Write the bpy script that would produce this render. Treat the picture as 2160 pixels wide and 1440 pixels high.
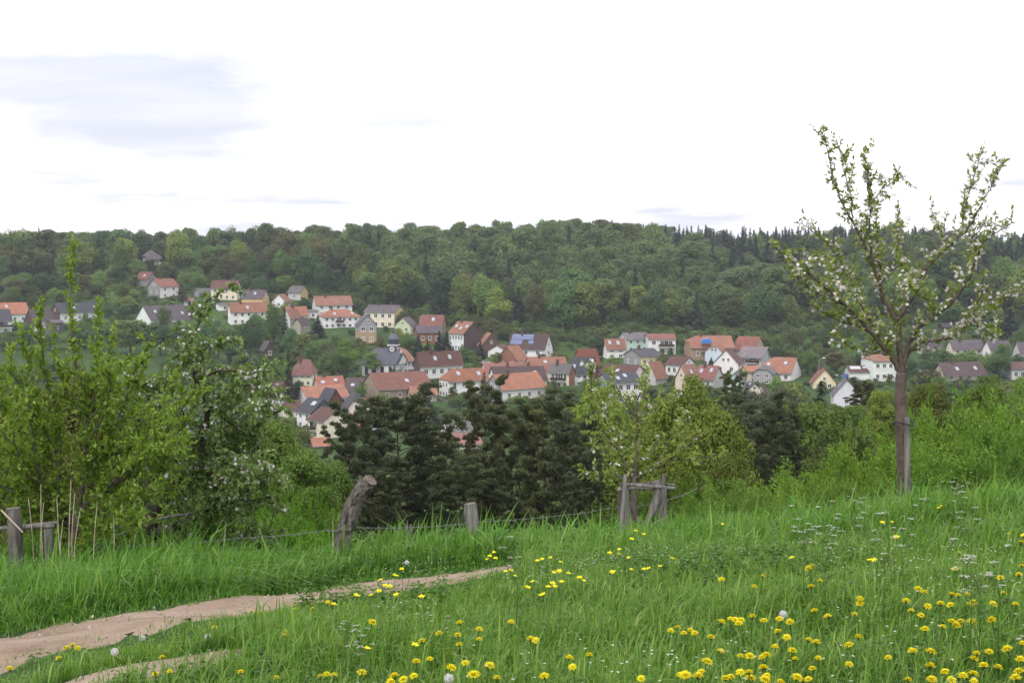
import bpy, math, random
import numpy as np
from mathutils import Vector, Matrix

scene = bpy.context.scene
for o in list(bpy.data.objects):
    bpy.data.objects.remove(o, do_unlink=True)
COL = scene.collection
rad = math.radians

# ------------------------------------------------------------------ camera
EYE = 1.6
FPX = 3000.0                       # focal length in pixels of a 2160 px wide frame
PITCH = math.atan(160 / FPX)
cam_d = bpy.data.cameras.new("camera")
cam_d.lens = 50.0
cam_d.sensor_width = 36.0
cam_d.clip_start = 0.05
cam_d.clip_end = 6000
cam = bpy.data.objects.new("camera", cam_d)
cam.location = (0, 0, EYE)
cam.rotation_euler = (rad(90) - PITCH, 0, 0)
COL.objects.link(cam)
scene.camera = cam

# ------------------------------------------------------------------ sky, sun, exposure
SUN_EL, SUN_AZ = rad(50), rad(205)   # azimuth measured from +Y (view direction) clockwise
world = bpy.data.worlds.new("World")
scene.world = world
world.use_nodes = True
wn, wl = world.node_tree.nodes, world.node_tree.links
wn.clear()
w_out = wn.new("ShaderNodeOutputWorld")
w_bg = wn.new("ShaderNodeBackground")
w_sky = wn.new("ShaderNodeTexSky")
w_sky.sky_type = 'NISHITA'
w_sky.sun_disc = False
w_sky.sun_elevation = SUN_EL
w_sky.sun_rotation = SUN_AZ
w_sky.air_density = 1.0
w_sky.dust_density = 3.0
w_tc = wn.new("ShaderNodeTexCoord")
w_sep = wn.new("ShaderNodeSeparateXYZ")
wl.new(w_tc.outputs["Generated"], w_sep.inputs[0])
w_add = wn.new("ShaderNodeMath"); w_add.operation = 'ADD'; w_add.inputs[1].default_value = 0.10
w_abs = wn.new("ShaderNodeMath"); w_abs.operation = 'ABSOLUTE'
wl.new(w_sep.outputs[2], w_abs.inputs[0]); wl.new(w_abs.outputs[0], w_add.inputs[0])
w_dx = wn.new("ShaderNodeMath"); w_dx.operation = 'DIVIDE'
w_dy = wn.new("ShaderNodeMath"); w_dy.operation = 'DIVIDE'
wl.new(w_sep.outputs[0], w_dx.inputs[0]); wl.new(w_add.outputs[0], w_dx.inputs[1])
wl.new(w_sep.outputs[1], w_dy.inputs[0]); wl.new(w_add.outputs[0], w_dy.inputs[1])
w_cmb = wn.new("ShaderNodeCombineXYZ")
wl.new(w_dx.outputs[0], w_cmb.inputs[0]); wl.new(w_dy.outputs[0], w_cmb.inputs[1])
w_cmb.inputs[2].default_value = 17.4
w_noise = wn.new("ShaderNodeTexNoise")
w_noise.inputs["Scale"].default_value = 0.55
w_noise.inputs["Detail"].default_value = 6
w_noise.inputs["Roughness"].default_value = 0.52
w_noise.inputs["Distortion"].default_value = 0.3
wl.new(w_cmb.outputs[0], w_noise.inputs["Vector"])
w_ramp = wn.new("ShaderNodeValToRGB")
w_ramp.color_ramp.elements[0].position = 0.37
w_ramp.color_ramp.elements[0].color = (0.0, 0.0, 0.0, 1)
w_ramp.color_ramp.elements[1].position = 0.565
w_ramp.color_ramp.elements[1].color = (1, 1, 1, 1)
wl.new(w_noise.outputs["Fac"], w_ramp.inputs[0])
w_scale = wn.new("ShaderNodeMix"); w_scale.data_type = 'RGBA'; w_scale.blend_type = 'MULTIPLY'
w_scale.inputs[0].default_value = 1.0
wl.new(w_sky.outputs[0], w_scale.inputs[6])
w_scale.inputs[7].default_value = (0.75, 0.62, 0.5, 1)       # thin veil over the blue
w_veil = wn.new("ShaderNodeMix"); w_veil.data_type = 'RGBA'; w_veil.inputs[0].default_value = 0.85
wl.new(w_scale.outputs[2], w_veil.inputs[6])
w_n2 = wn.new("ShaderNodeTexNoise"); w_n2.inputs["Scale"].default_value = 1.7; w_n2.inputs["Detail"].default_value = 5
w_mp = wn.new("ShaderNodeMapping"); w_mp.inputs["Scale"].default_value = (0.7, 1.6, 1.0)
wl.new(w_cmb.outputs[0], w_mp.inputs[0]); wl.new(w_mp.outputs[0], w_n2.inputs["Vector"])
w_r2 = wn.new("ShaderNodeValToRGB")
w_r2.color_ramp.elements[0].position = 0.30; w_r2.color_ramp.elements[0].color = (0, 0, 0, 1)
w_r2.color_ramp.elements[1].position = 0.70; w_r2.color_ramp.elements[1].color = (1, 1, 1, 1)
wl.new(w_n2.outputs["Fac"], w_r2.inputs[0])
w_lay = wn.new("ShaderNodeMix"); w_lay.data_type = 'RGBA'
wl.new(w_r2.outputs[0], w_lay.inputs[0])
w_lay.inputs[6].default_value = (5.1, 5.4, 6.3, 1); w_lay.inputs[7].default_value = (6.6, 6.6, 7.0, 1)   # thin and thicker layers
wl.new(w_lay.outputs[2], w_veil.inputs[7])
w_mix = wn.new("ShaderNodeMix"); w_mix.data_type = 'RGBA'
wl.new(w_ramp.outputs[0], w_mix.inputs[0])
wl.new(w_veil.outputs[2], w_mix.inputs[6])
w_mix.inputs[7].default_value = (10.0, 9.8, 10.15, 1)        # bright overcast
wl.new(w_mix.outputs[2], w_bg.inputs[0])
w_bg.inputs[1].default_value = 0.15
wl.new(w_bg.outputs[0], w_out.inputs[0])

sun_d = bpy.data.lights.new("sun", 'SUN')
sun_d.energy = 1.5
sun_d.angle = rad(25)
sun_d.color = (1.0, 0.96, 0.9)
sun = bpy.data.objects.new("sun", sun_d)
sv = Vector((math.sin(SUN_AZ) * math.cos(SUN_EL), math.cos(SUN_AZ) * math.cos(SUN_EL), math.sin(SUN_EL)))
sun.rotation_euler = (-sv).to_track_quat('-Z', 'Y').to_euler()
sun.location = (0, -20, 60)
COL.objects.link(sun)

scene.view_settings.view_transform = 'Standard'
scene.view_settings.look = 'None'
scene.view_settings.exposure = 0.2
scene.view_settings.gamma = 1.0
scene.view_settings.use_curve_mapping = False
cy = scene.cycles
cy.max_bounces = 4; cy.diffuse_bounces = 3; cy.glossy_bounces = 2
cy.transmission_bounces = 4; cy.transparent_max_bounces = 8; cy.volume_bounces = 0

# ------------------------------------------------------------------ helpers
def ray(px, py):
    a = (px - 1080) / FPX; b = (720 - py) / FPX
    cp, sp = math.cos(PITCH), math.sin(PITCH)
    return Vector((a, cp + b * sp, -sp + b * cp))

def at(px, py, Y):
    d = ray(px, py)
    return Vector((0, 0, EYE)) + d * (Y / d.y)

def px_of(x, y, z):
    cp, sp = math.cos(PITCH), math.sin(PITCH)
    zz = z - EYE
    f = y * cp - zz * sp
    u = y * sp + zz * cp
    return 1080 + FPX * x / f, 720 - FPX * u / f

def tag(o, label=None, cat=None, group=None, kind=None):
    if label: o["label"] = label
    if cat: o["category"] = cat
    if group: o["group"] = group
    if kind: o["kind"] = kind
    return o

def empty(name, loc=(0, 0, 0), rz=0.0):
    o = bpy.data.objects.new(name, None)
    o.empty_display_size = 0.2
    o.location = loc
    o.rotation_euler = (0, 0, rz)
    COL.objects.link(o)
    return o

def link(name, me, parent=None, loc=None, rot=None, scl=None, color=None):
    o = bpy.data.objects.new(name, me)
    COL.objects.link(o)
    if parent is not None: o.parent = parent
    if loc is not None: o.location = loc
    if rot is not None: o.rotation_euler = rot
    if scl is not None: o.scale = scl
    if color is not None: o.color = (*color, 1)
    return o

def mesh_np(name, V, quads=None, tris=None, mat=None, tint=None, smooth=False):
    me = bpy.data.meshes.new(name)
    V = np.asarray(V, dtype=np.float32).reshape(-1, 3)
    q = np.zeros((0, 4), np.int32) if quads is None or len(quads) == 0 else np.asarray(quads, np.int32)
    t = np.zeros((0, 3), np.int32) if tris is None or len(tris) == 0 else np.asarray(tris, np.int32)
    me.vertices.add(len(V)); me.vertices.foreach_set("co", V.ravel())
    nl = q.size + t.size
    me.loops.add(nl)
    me.loops.foreach_set("vertex_index", np.concatenate([q.ravel(), t.ravel()]))
    me.polygons.add(len(q) + len(t))
    ls = np.concatenate([np.arange(len(q)) * 4, q.size + np.arange(len(t)) * 3]).astype(np.int32)
    me.polygons.foreach_set("loop_start", ls)
    me.update(calc_edges=True)
    if smooth:
        me.polygons.foreach_set("use_smooth", np.ones(len(q) + len(t), dtype=bool))
    if tint is not None:
        a = me.attributes.new("tint", 'FLOAT', 'POINT')
        a.data.foreach_set("value", np.asarray(tint, np.float32).ravel())
    if mat is not None: me.materials.append(mat)
    me.validate()
    return me

def mesh_py(name, V, F, mat=None, smooth=False):
    me = bpy.data.meshes.new(name)
    me.from_pydata([tuple(v) for v in V], [], F)
    me.update()
    if smooth:
        for p in me.polygons: p.use_smooth = True
    if mat is not None: me.materials.append(mat)
    return me

class MB:
    """collects boxes, tubes and polygons for one mesh"""
    def __init__(s): s.V = []; s.F = []; s.M = []; s.mi = 0
    def poly(s, pts, faces):
        b = len(s.V); s.V += [tuple(p) for p in pts]
        for f in faces: s.F.append([b + i for i in f]); s.M.append(s.mi)
    def box(s, x0, x1, y0, y1, z0, z1):
        s.poly([(x0,y0,z0),(x1,y0,z0),(x1,y1,z0),(x0,y1,z0),(x0,y0,z1),(x1,y0,z1),(x1,y1,z1),(x0,y1,z1)],
               [(3,2,1,0),(4,5,6,7),(0,1,5,4),(1,2,6,5),(2,3,7,6),(3,0,4,7)])
    def tube(s, pts, rads, n=6, cap=True, jit=0.0, rng=random):
        pts = [Vector(p) for p in pts]; b = len(s.V)
        up = Vector((0.13, 0.31, 0.94)); k = len(pts)
        for i, p in enumerate(pts):
            d = (pts[min(i+1, k-1)] - pts[max(i-1, 0)])
            if d.length < 1e-9: d = Vector((0,0,1))
            d.normalize()
            u = d.cross(up)
            if u.length < 1e-3: u = d.cross(Vector((1,0,0)))
            u.normalize(); v = d.cross(u)
            for j in range(n):
                a = 2*math.pi*j/n
                r = rads[i] * (1 + (rng.uniform(-jit, jit) if jit else 0))
                s.V.append(tuple(p + u*math.cos(a)*r + v*math.sin(a)*r))
        for i in range(k-1):
            for j in range(n):
                s.F.append([b+i*n+j, b+i*n+(j+1)%n, b+(i+1)*n+(j+1)%n, b+(i+1)*n+j]); s.M.append(s.mi)
        if cap:
            s.F.append([b+j for j in range(n)][::-1]); s.M.append(s.mi)
            s.F.append([b+(k-1)*n+j for j in range(n)]); s.M.append(s.mi)
    def mesh(s, name, mats, smooth=False):
        me = mesh_py(name, s.V, s.F, None, smooth)
        for m in (mats if isinstance(mats, (list, tuple)) else [mats]): me.materials.append(m)
        if any(s.M): me.polygons.foreach_set("material_index", s.M)
        return me

# ------------------------------------------------------------------ materials
def new_mat(name):
    m = bpy.data.materials.new(name); m.use_nodes = True
    n, l = m.node_tree.nodes, m.node_tree.links
    n.clear()
    out = n.new("ShaderNodeOutputMaterial")
    return m, n, l, out

def rgb(n, l, blend, a, b, fac=1.0):
    x = n.new("ShaderNodeMix"); x.data_type = 'RGBA'; x.blend_type = blend
    for sock, val in ((x.inputs[0], fac), (x.inputs[6], a), (x.inputs[7], b)):
        if hasattr(val, "is_output"): l.new(val, sock)
        elif isinstance(val, (int, float)): sock.default_value = val
        else: sock.default_value = (*val, 1) if len(val) == 3 else val
    return x.outputs[2]

def ramp(n, l, src, stops):
    r = n.new("ShaderNodeValToRGB"); cr = r.color_ramp
    while len(cr.elements) < len(stops): cr.elements.new(0.5)
    for e, (p, c) in zip(cr.elements, stops):
        e.position = p; e.color = (*c, 1) if len(c) == 3 else c
    l.new(src, r.inputs[0]); return r.outputs[0]

def noise(n, l, scale, detail=4, rough=0.55, vec=None, dim=None):
    t = n.new("ShaderNodeTexNoise")
    t.inputs["Scale"].default_value = scale; t.inputs["Detail"].default_value = detail
    t.inputs["Roughness"].default_value = rough
    if vec is not None: l.new(vec, t.inputs["Vector"])
    return t.outputs["Fac"]

def leaf_mat(name, c0, c1, c2, trans=0.35, rough=0.55, tcol=(1.15, 1.15, 0.55), spread=0.25, spec=0.3):
    """leaf colour from a per-leaf tint, varied per plant, with light passing through"""
    m, n, l, out = new_mat(name)
    at_ = n.new("ShaderNodeAttribute"); at_.attribute_name = "tint"
    col = ramp(n, l, at_.outputs["Fac"], [(0.0, c0), (0.5, c1), (1.0, c2)])
    oi = n.new("ShaderNodeObjectInfo")
    col = rgb(n, l, 'MULTIPLY', col, oi.outputs["Color"])
    hs = n.new("ShaderNodeHueSaturation")
    mr = n.new("ShaderNodeMapRange"); l.new(oi.outputs["Random"], mr.inputs[0])
    mr.inputs[3].default_value = 1 - spread; mr.inputs[4].default_value = 1 + spread
    l.new(mr.outputs[0], hs.inputs["Value"]); l.new(col, hs.inputs["Color"])
    p = n.new("ShaderNodeBsdfPrincipled")
    l.new(hs.outputs[0], p.inputs["Base Color"])
    p.inputs["Roughness"].default_value = rough
    p.inputs["Specular IOR Level"].default_value = spec
    t = n.new("ShaderNodeBsdfTranslucent")
    l.new(rgb(n, l, 'MULTIPLY', hs.outputs[0], tcol), t.inputs["Color"])
    mx = n.new("ShaderNodeMixShader"); mx.inputs[0].default_value = trans
    l.new(p.outputs[0], mx.inputs[1]); l.new(t.outputs[0], mx.inputs[2])
    l.new(mx.outputs[0], out.inputs[0])
    return m

def surf_mat(name, c0, c1, scale=6.0, rough=0.85, bump=0.0, bscale=30.0, detail=5, objcol=False, stretch=None, spec=0.3, mid=(0.35, 0.65)):
    m, n, l, out = new_mat(name)
    tc = n.new("ShaderNodeTexCoord")
    vec = tc.outputs["Object"]
    if stretch:
        mp = n.new("ShaderNodeMapping"); mp.inputs["Scale"].default_value = stretch
        l.new(vec, mp.inputs[0]); vec = mp.outputs[0]
    f = noise(n, l, scale, detail, 0.6, vec)
    col = ramp(n, l, f, [(mid[0], c0), (mid[1], c1)])
    if objcol:
        oi = n.new("ShaderNodeObjectInfo"); col = rgb(n, l, 'MULTIPLY', col, oi.outputs["Color"])
    p = n.new("ShaderNodeBsdfPrincipled"); l.new(col, p.inputs["Base Color"])
    p.inputs["Roughness"].default_value = rough
    p.inputs["Specular IOR Level"].default_value = spec
    if bump:
        b = n.new("ShaderNodeBump"); b.inputs["Strength"].default_value = bump
        b.inputs["Distance"].default_value = 0.02
        l.new(noise(n, l, bscale, 4, 0.6, vec), b.inputs["Height"]); l.new(b.outputs[0], p.inputs["Normal"])
    l.new(p.outputs[0], out.inputs[0])
    return m

def roof_mat():
    m, n, l, out = new_mat("roof_tiles")
    tc = n.new("ShaderNodeTexCoord"); oi = n.new("ShaderNodeObjectInfo")
    big = ramp(n, l, noise(n, l, 0.5, 5, 0.65, tc.outputs["Object"]), [(0.3, (0.72, 0.72, 0.74)), (0.7, (1.1, 1.08, 1.05))])
    fine = ramp(n, l, noise(n, l, 5.0, 3, 0.7, tc.outputs["Object"]), [(0.3, (0.8, 0.8, 0.82)), (0.7, (1.15, 1.12, 1.1))])
    col = rgb(n, l, 'MULTIPLY', oi.outputs["Color"], big)
    col = rgb(n, l, 'MULTIPLY', col, fine)
    moss = ramp(n, l, noise(n, l, 0.9, 6, 0.7, tc.outputs["Object"]), [(0.55, (0, 0, 0)), (0.78, (0.45, 0.45, 0.45))])
    col = rgb(n, l, 'MIX', col, (0.07, 0.065, 0.05), moss)
    wv = n.new("ShaderNodeTexWave"); wv.bands_direction = 'Z'; wv.inputs["Scale"].default_value = 1.6
    wv.inputs["Distortion"].default_value = 0.6
    l.new(tc.outputs["Object"], wv.inputs["Vector"])
    wc = ramp(n, l, wv.outputs["Fac"], [(0.0, (0.86, 0.86, 0.86)), (0.5, (1.04, 1.04, 1.04))])
    col = rgb(n, l, 'MULTIPLY', col, wc)
    p = n.new("ShaderNodeBsdfPrincipled"); l.new(col, p.inputs["Base Color"])
    p.inputs["Roughness"].default_value = 0.75; p.inputs["Specular IOR Level"].default_value = 0.25
    l.new(p.outputs[0], out.inputs[0]); return m

def plain(name, c, rough=0.6, metal=0.0, spec=0.5):
    m, n, l, out = new_mat(name)
    tc = n.new("ShaderNodeTexCoord")
    f = noise(n, l, 3.0, 3, 0.6, tc.outputs["Object"])
    col = ramp(n, l, f, [(0.3, tuple(x*0.88 for x in c)), (0.7, tuple(min(1, x*1.08) for x in c))])
    p = n.new("ShaderNodeBsdfPrincipled"); l.new(col, p.inputs["Base Color"])
    p.inputs["Roughness"].default_value = rough; p.inputs["Metallic"].default_value = metal
    p.inputs["Specular IOR Level"].default_value = spec
    l.new(p.outputs[0], out.inputs[0]); return m

M = {}
M["roof"] = roof_mat()
M["plaster"] = surf_mat("plaster", (0.86, 0.85, 0.83), (1.0, 1.0, 1.0), 0.6, 0.9, objcol=True, detail=6, mid=(0.3, 0.6))
M["frame"] = plain("window_paint", (0.75, 0.74, 0.72), 0.5)
M["glass"] = plain("window_glass", (0.035, 0.04, 0.05), 0.12, spec=0.6)
M["bricks"] = surf_mat("chimney_brick", (0.07, 0.05, 0.045), (0.16, 0.09, 0.07), 4, 0.9)
M["sky_glass"] = plain("skylight_glass", (0.42, 0.46, 0.52), 0.15, spec=0.8)
M["solar"] = plain("solar_cells", (0.16, 0.2, 0.36), 0.2, spec=0.9)
M["darkwood"] = surf_mat("dark_timber", (0.035, 0.022, 0.016), (0.08, 0.05, 0.035), 3, 0.8, stretch=(1, 1, 6))
M["metal"] = plain("zinc", (0.35, 0.36, 0.38), 0.45, 0.6)
M["gold"] = plain("gilding", (0.7, 0.55, 0.2), 0.4, 0.7)
M["white"] = plain("white_paint", (0.78, 0.78, 0.77), 0.6)
M["black"] = plain("black_paint", (0.02, 0.02, 0.022), 0.5)
M["tyre"] = plain("rubber", (0.02, 0.02, 0.02), 0.9)
M["carpaint"] = surf_mat("car_paint", (0.95, 0.95, 0.95), (1, 1, 1), 2, 0.25, objcol=True, spec=0.7)
M["canvas"] = plain("blue_canvas", (0.04, 0.2, 0.62), 0.7)
M["stone"] = surf_mat("rubble_stone", (0.13, 0.12, 0.115), (0.3, 0.28, 0.26), 1.5, 0.95, 0.4, 6)
M["bark_far"] = surf_mat("bark_distant", (0.05, 0.04, 0.033), (0.11, 0.09, 0.075), 2.0, 0.95)
M["bark_pine"] = surf_mat("pine_bark", (0.07, 0.045, 0.035), (0.2, 0.105, 0.07), 3.0, 0.95, 0.5, 10, stretch=(1, 1, 0.3))
M["bark"] = surf_mat("apple_bark", (0.065, 0.052, 0.045), (0.2, 0.165, 0.145), 9.0, 0.95, 0.6, 40, stretch=(1, 1, 0.35))
M["bark_red"] = surf_mat("smooth_young_bark", (0.075, 0.056, 0.048), (0.155, 0.118, 0.1), 12.0, 0.9, 0.6, 45, stretch=(0.9, 0.9, 0.8))
M["bark_dark"] = surf_mat("old_dark_bark", (0.03, 0.025, 0.022), (0.1, 0.085, 0.075), 10.0, 0.95, 0.7, 40, stretch=(1, 1, 0.4))
M["twig"] = surf_mat("twig_bark", (0.07, 0.06, 0.045), (0.15, 0.125, 0.095), 14.0, 0.9)
M["grey_wood"] = surf_mat("weathered_wood", (0.095, 0.085, 0.08), (0.36, 0.34, 0.33), 16.0, 0.95, 1.0, 60, stretch=(1.6, 1.6, 0.14), mid=(0.3, 0.7))
M["log_wood"] = surf_mat("weathered_log", (0.055, 0.045, 0.04), (0.25, 0.22, 0.205), 14.0, 0.95, 1.0, 50, stretch=(1.5, 1.5, 0.18), mid=(0.32, 0.68))
M["cut_wood"] = surf_mat("sawn_end", (0.1, 0.08, 0.07), (0.24, 0.2, 0.175), 24.0, 0.95, 0.4, 60)
M["wire"] = plain("galvanised_wire", (0.25, 0.26, 0.28), 0.5, 0.5)
M["dry"] = surf_mat("dry_stalk", (0.36, 0.29, 0.2), (0.6, 0.52, 0.4), 12.0, 0.9)
HAZE = 0.00014
M["leaf_wood"] = leaf_mat("woodland_leaf", (0.065, 0.1, 0.03), (0.115, 0.172, 0.05), (0.185, 0.25, 0.075), 0.32, spread=0.32)
M["needle"] = leaf_mat("spruce_needles", (0.018, 0.032, 0.02), (0.03, 0.05, 0.03), (0.05, 0.075, 0.04), 0.08, 0.7, (1, 1, 1), 0.2)
M["pine_needle"] = leaf_mat("pine_needles", (0.05, 0.066, 0.034), (0.094, 0.12, 0.06), (0.18, 0.21, 0.105), 0.25, 0.65, (1, 1, 0.9), 0.15)
M["leaf_plum"] = leaf_mat("plum_leaf", (0.11, 0.19, 0.03), (0.2, 0.32, 0.045), (0.33, 0.43, 0.08), 0.42, 0.45, spread=0.05)
M["leaf_apple"] = leaf_mat("apple_leaf", (0.095, 0.155, 0.045), (0.17, 0.27, 0.075), (0.32, 0.41, 0.18), 0.4, 0.5, spread=0.05)
M["leaf_young"] = leaf_mat("young_apple_leaf", (0.15, 0.21, 0.045), (0.25, 0.33, 0.07), (0.38, 0.43, 0.14), 0.4, 0.5, spread=0.05)
M["leaf_bush"] = leaf_mat("hedge_leaf", (0.1, 0.19, 0.03), (0.17, 0.3, 0.045), (0.3, 0.43, 0.09), 0.4, 0.5, spread=0.1)
M["petal"] = leaf_mat("apple_petal", (0.7, 0.6, 0.62), (0.82, 0.77, 0.78), (0.85, 0.83, 0.83), 0.35, 0.6, (1, 0.97, 0.97), 0.03)
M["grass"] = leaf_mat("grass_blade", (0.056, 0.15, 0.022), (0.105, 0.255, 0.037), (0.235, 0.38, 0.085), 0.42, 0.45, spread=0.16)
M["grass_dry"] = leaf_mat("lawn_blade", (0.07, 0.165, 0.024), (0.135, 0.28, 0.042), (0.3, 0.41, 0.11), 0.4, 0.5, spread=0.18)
M["weed"] = leaf_mat("weed_leaf", (0.06, 0.14, 0.022), (0.1, 0.2, 0.035), (0.16, 0.27, 0.06), 0.35, 0.5, spread=0.15)
M["yellow"] = leaf_mat("dandelion_petal", (0.8, 0.64, 0.01), (0.86, 0.77, 0.015), (0.9, 0.82, 0.04), 0.25, 0.6, (1, 0.95, 0.6), 0.06)
M["white_petal"] = leaf_mat("white_petal", (0.6, 0.62, 0.52), (0.78, 0.78, 0.72), (0.85, 0.85, 0.82), 0.3, 0.6, (1, 1, 0.95), 0.05)
M["stem"] = leaf_mat("flower_stem", (0.1, 0.17, 0.04), (0.16, 0.22, 0.06), (0.2, 0.26, 0.08), 0.2, 0.5, spread=0.1)
M["fluff"] = leaf_mat("seed_fluff", (0.68, 0.68, 0.66), (0.78, 0.78, 0.76), (0.85, 0.85, 0.83), 0.5, 0.9, (1, 1, 1), 0.05)

# ------------------------------------------------------------------ terrain
_py = [945, 870, 800, 750, 700, 640, 580]
_dd = [327, 375, 431, 475, 525, 587, 650]
def dfun(py):
    return float(np.interp(py, [540, 560, 580, 640, 700, 750, 800, 870, 945, 980], [700, 675, 650, 587, 525, 475, 431, 375, 327, 306]))
_prof = [(-400, 6), (-60, 2.2), (-5, 0.42), (0, 0.22), (5.5, 0.0), (10, -.66), (14, -1.36), (20, -2.65), (30, -5.2), (50, -10), (80, -17),
         (130, -25.5), (200, -33.5), (270, -38.6)]
_prof += [(d, EYE - (p - 560) / FPX * d) for p, d in zip(_py, _dd)]
_prof += [(720, 1.2), (800, 2.8), (880, 3.4), (1100, 4), (4000, 4)]
_ys = np.concatenate([np.arange(-400, 60, 0.25), np.arange(60, 1100, 1.0), [4000]])
_zs = np.interp(_ys, [p[0] for p in _prof], [p[1] for p in _prof])
def _smooth(ys, zs, w):
    out = zs.copy()
    for k in (-1, -0.6, -0.3, 0.3, 0.6, 1):
        out = out + np.interp(ys + k * w, ys, zs)
    return out / 7
_w = np.clip(np.abs(_ys) * 0.12, 1.2, 14)
_zs = _smooth(_ys, _zs, _w)

def H(x, y):
    x = np.asarray(x, float); y = np.asarray(y, float)
    sh = np.clip((x - 3.0) * 0.35, 0, 2.5) * np.clip(1 - (y - 40) / 80, 0, 1)
    z = np.interp(y - sh, _ys, _zs)
    z = z + 0.07 * 12 * np.tanh(x / 12) * np.clip(1 - (y - 14) / 150, 0, 1)
    z = z + np.clip((y - 2) / 3, 0, 1) * np.clip((60 - y) / 20, 0, 1) * (
        0.035 * np.sin(1.7 * x + 0.6 * y) + 0.025 * np.sin(2.9 * y - 1.1 * x + 1.0) + 0.012 * np.sin(5.1 * x + 3.7 * y))
    far = np.clip((y - 660) / 150, 0, 1)
    z = z + far * (-9.0 * np.clip((-x - 140) / 200, 0, 1.3) + 2.0 * np.sin(x / 59 + 0.7) + 1.2 * np.sin(x / 26) - 3.0 * np.clip((x - 230) / 110, 0, 1.5))
    return z

def hz(x, y): return float(H(x, y))

def ground_hit(px, py, h=0.0, y0=2.5, y1=60):
    d = ray(px, py)
    ys = np.linspace(y0, y1, 2400)
    t = ys / d.y
    xs = d.x * t; zs = EYE + d.z * t
    g = H(xs, ys) + h
    i = np.argmax(zs < g)
    if not (zs[i] < g[i]): i = len(ys) - 1
    return Vector((xs[i], ys[i], float(g[i]) - h))

def sinhgrid(a, b, k, n):
    t = np.linspace(np.arcsinh(a / k), np.arcsinh(b / k), n)
    return k * np.sinh(t)
gx = sinhgrid(-3000, 3000, 5.0, 260)
gy = np.concatenate([[-300, -100, -40, -15, -6], np.arange(-2, 24, 0.25), 24 * np.exp(np.linspace(0, math.log(3000 / 24), 230))])
XX, YY = np.meshgrid(gx, gy)
ZZ = H(XX, YY)
nv_x, nv_y = len(gx), len(gy)
ii, jj = np.meshgrid(np.arange(nv_x - 1), np.arange(nv_y - 1))
b0 = (jj * nv_x + ii).ravel()
gq = np.stack([b0, b0 + 1, b0 + 1 + nv_x, b0 + nv_x], 1)

def ground_mat():
    m, n, l, out = new_mat("meadow_ground")
    g = n.new("ShaderNodeNewGeometry")
    big = noise(n, l, 0.02, 5, 0.6, g.outputs["Position"])
    mid = noise(n, l, 0.6, 6, 0.65, g.outputs["Position"])
    fine = noise(n, l, 9.0, 4, 0.7, g.outputs["Position"])
    c = ramp(n, l, mid, [(0.3, (0.032, 0.062, 0.018)), (0.5, (0.048, 0.098, 0.025)), (0.75, (0.08, 0.135, 0.035))])
    c2 = ramp(n, l, big, [(0.35, (0.8, 0.8, 0.75)), (0.62, (1.15, 1.15, 1.0))])
    c = rgb(n, l, 'MULTIPLY', c, c2)
    f = ramp(n, l, fine, [(0.3, (0.6, 0.6, 0.6)), (0.7, (1.2, 1.2, 1.2))])
    c = rgb(n, l, 'MULTIPLY', c, f)
    soil = ramp(n, l, noise(n, l, 0.25, 6, 0.7, g.outputs["Position"]), [(0.6, (0, 0, 0)), (0.72, (0.7, 0.7, 0.7))])
    c = rgb(n, l, 'MIX', c, (0.13, 0.1, 0.07), soil)
    p = n.new("ShaderNodeBsdfPrincipled"); l.new(c, p.inputs["Base Color"])
    p.inputs["Roughness"].default_value = 0.95; p.inputs["Specular IOR Level"].default_value = 0.15
    b = n.new("ShaderNodeBump"); b.inputs["Distance"].default_value = 0.04; b.inputs["Strength"].default_value = 0.6
    l.new(fine, b.inputs["Height"]); l.new(b.outputs[0], p.inputs["Normal"])
    l.new(p.outputs[0], out.inputs[0]); return m
ground = link("ground", mesh_np("ground", np.stack([XX.ravel(), YY.ravel(), ZZ.ravel()], 1), gq, mat=ground_mat(), smooth=True))
tag(ground, "green hillside meadow falling to the valley and rising to the wooded hill", None, None, "structure")

# ------------------------------------------------------------------ dirt track: two ruts
def path_mat():
    m, n, l, out = new_mat("trodden_earth")
    g = n.new("ShaderNodeNewGeometry")
    a = noise(n, l, 1.1, 6, 0.65, g.outputs["Position"])
    f = noise(n, l, 45.0, 4, 0.75, g.outputs["Position"])
    c = ramp(n, l, a, [(0.28, (0.17, 0.115, 0.08)), (0.45, (0.33, 0.24, 0.178)), (0.72, (0.47, 0.37, 0.295))])
    c = rgb(n, l, 'MULTIPLY', c, ramp(n, l, f, [(0.3, (0.72, 0.7, 0.68)), (0.65, (1.1, 1.1, 1.1))]))
    v = n.new("ShaderNodeTexVoronoi"); v.inputs["Scale"].default_value = 30
    l.new(g.outputs["Position"], v.inputs["Vector"])
    peb = ramp(n, l, v.outputs["Distance"], [(0.12, (0.5, 0.5, 0.5)), (0.2, (0, 0, 0))])
    c = rgb(n, l, 'MIX', c, (0.5, 0.42, 0.37), peb)
    p = n.new("ShaderNodeBsdfPrincipled"); l.new(c, p.inputs["Base Color"])
    p.inputs["Roughness"].default_value = 0.95; p.inputs["Specular IOR Level"].default_value = 0.15
    b = n.new("ShaderNodeBump"); b.inputs["Distance"].default_value = 0.02; b.inputs["Strength"].default_value = 0.9
    l.new(f, b.inputs["Height"]); l.new(b.outputs[0], p.inputs["Normal"])
    l.new(p.outputs[0], out.inputs[0]); return m
M["path"] = path_mat()

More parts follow.
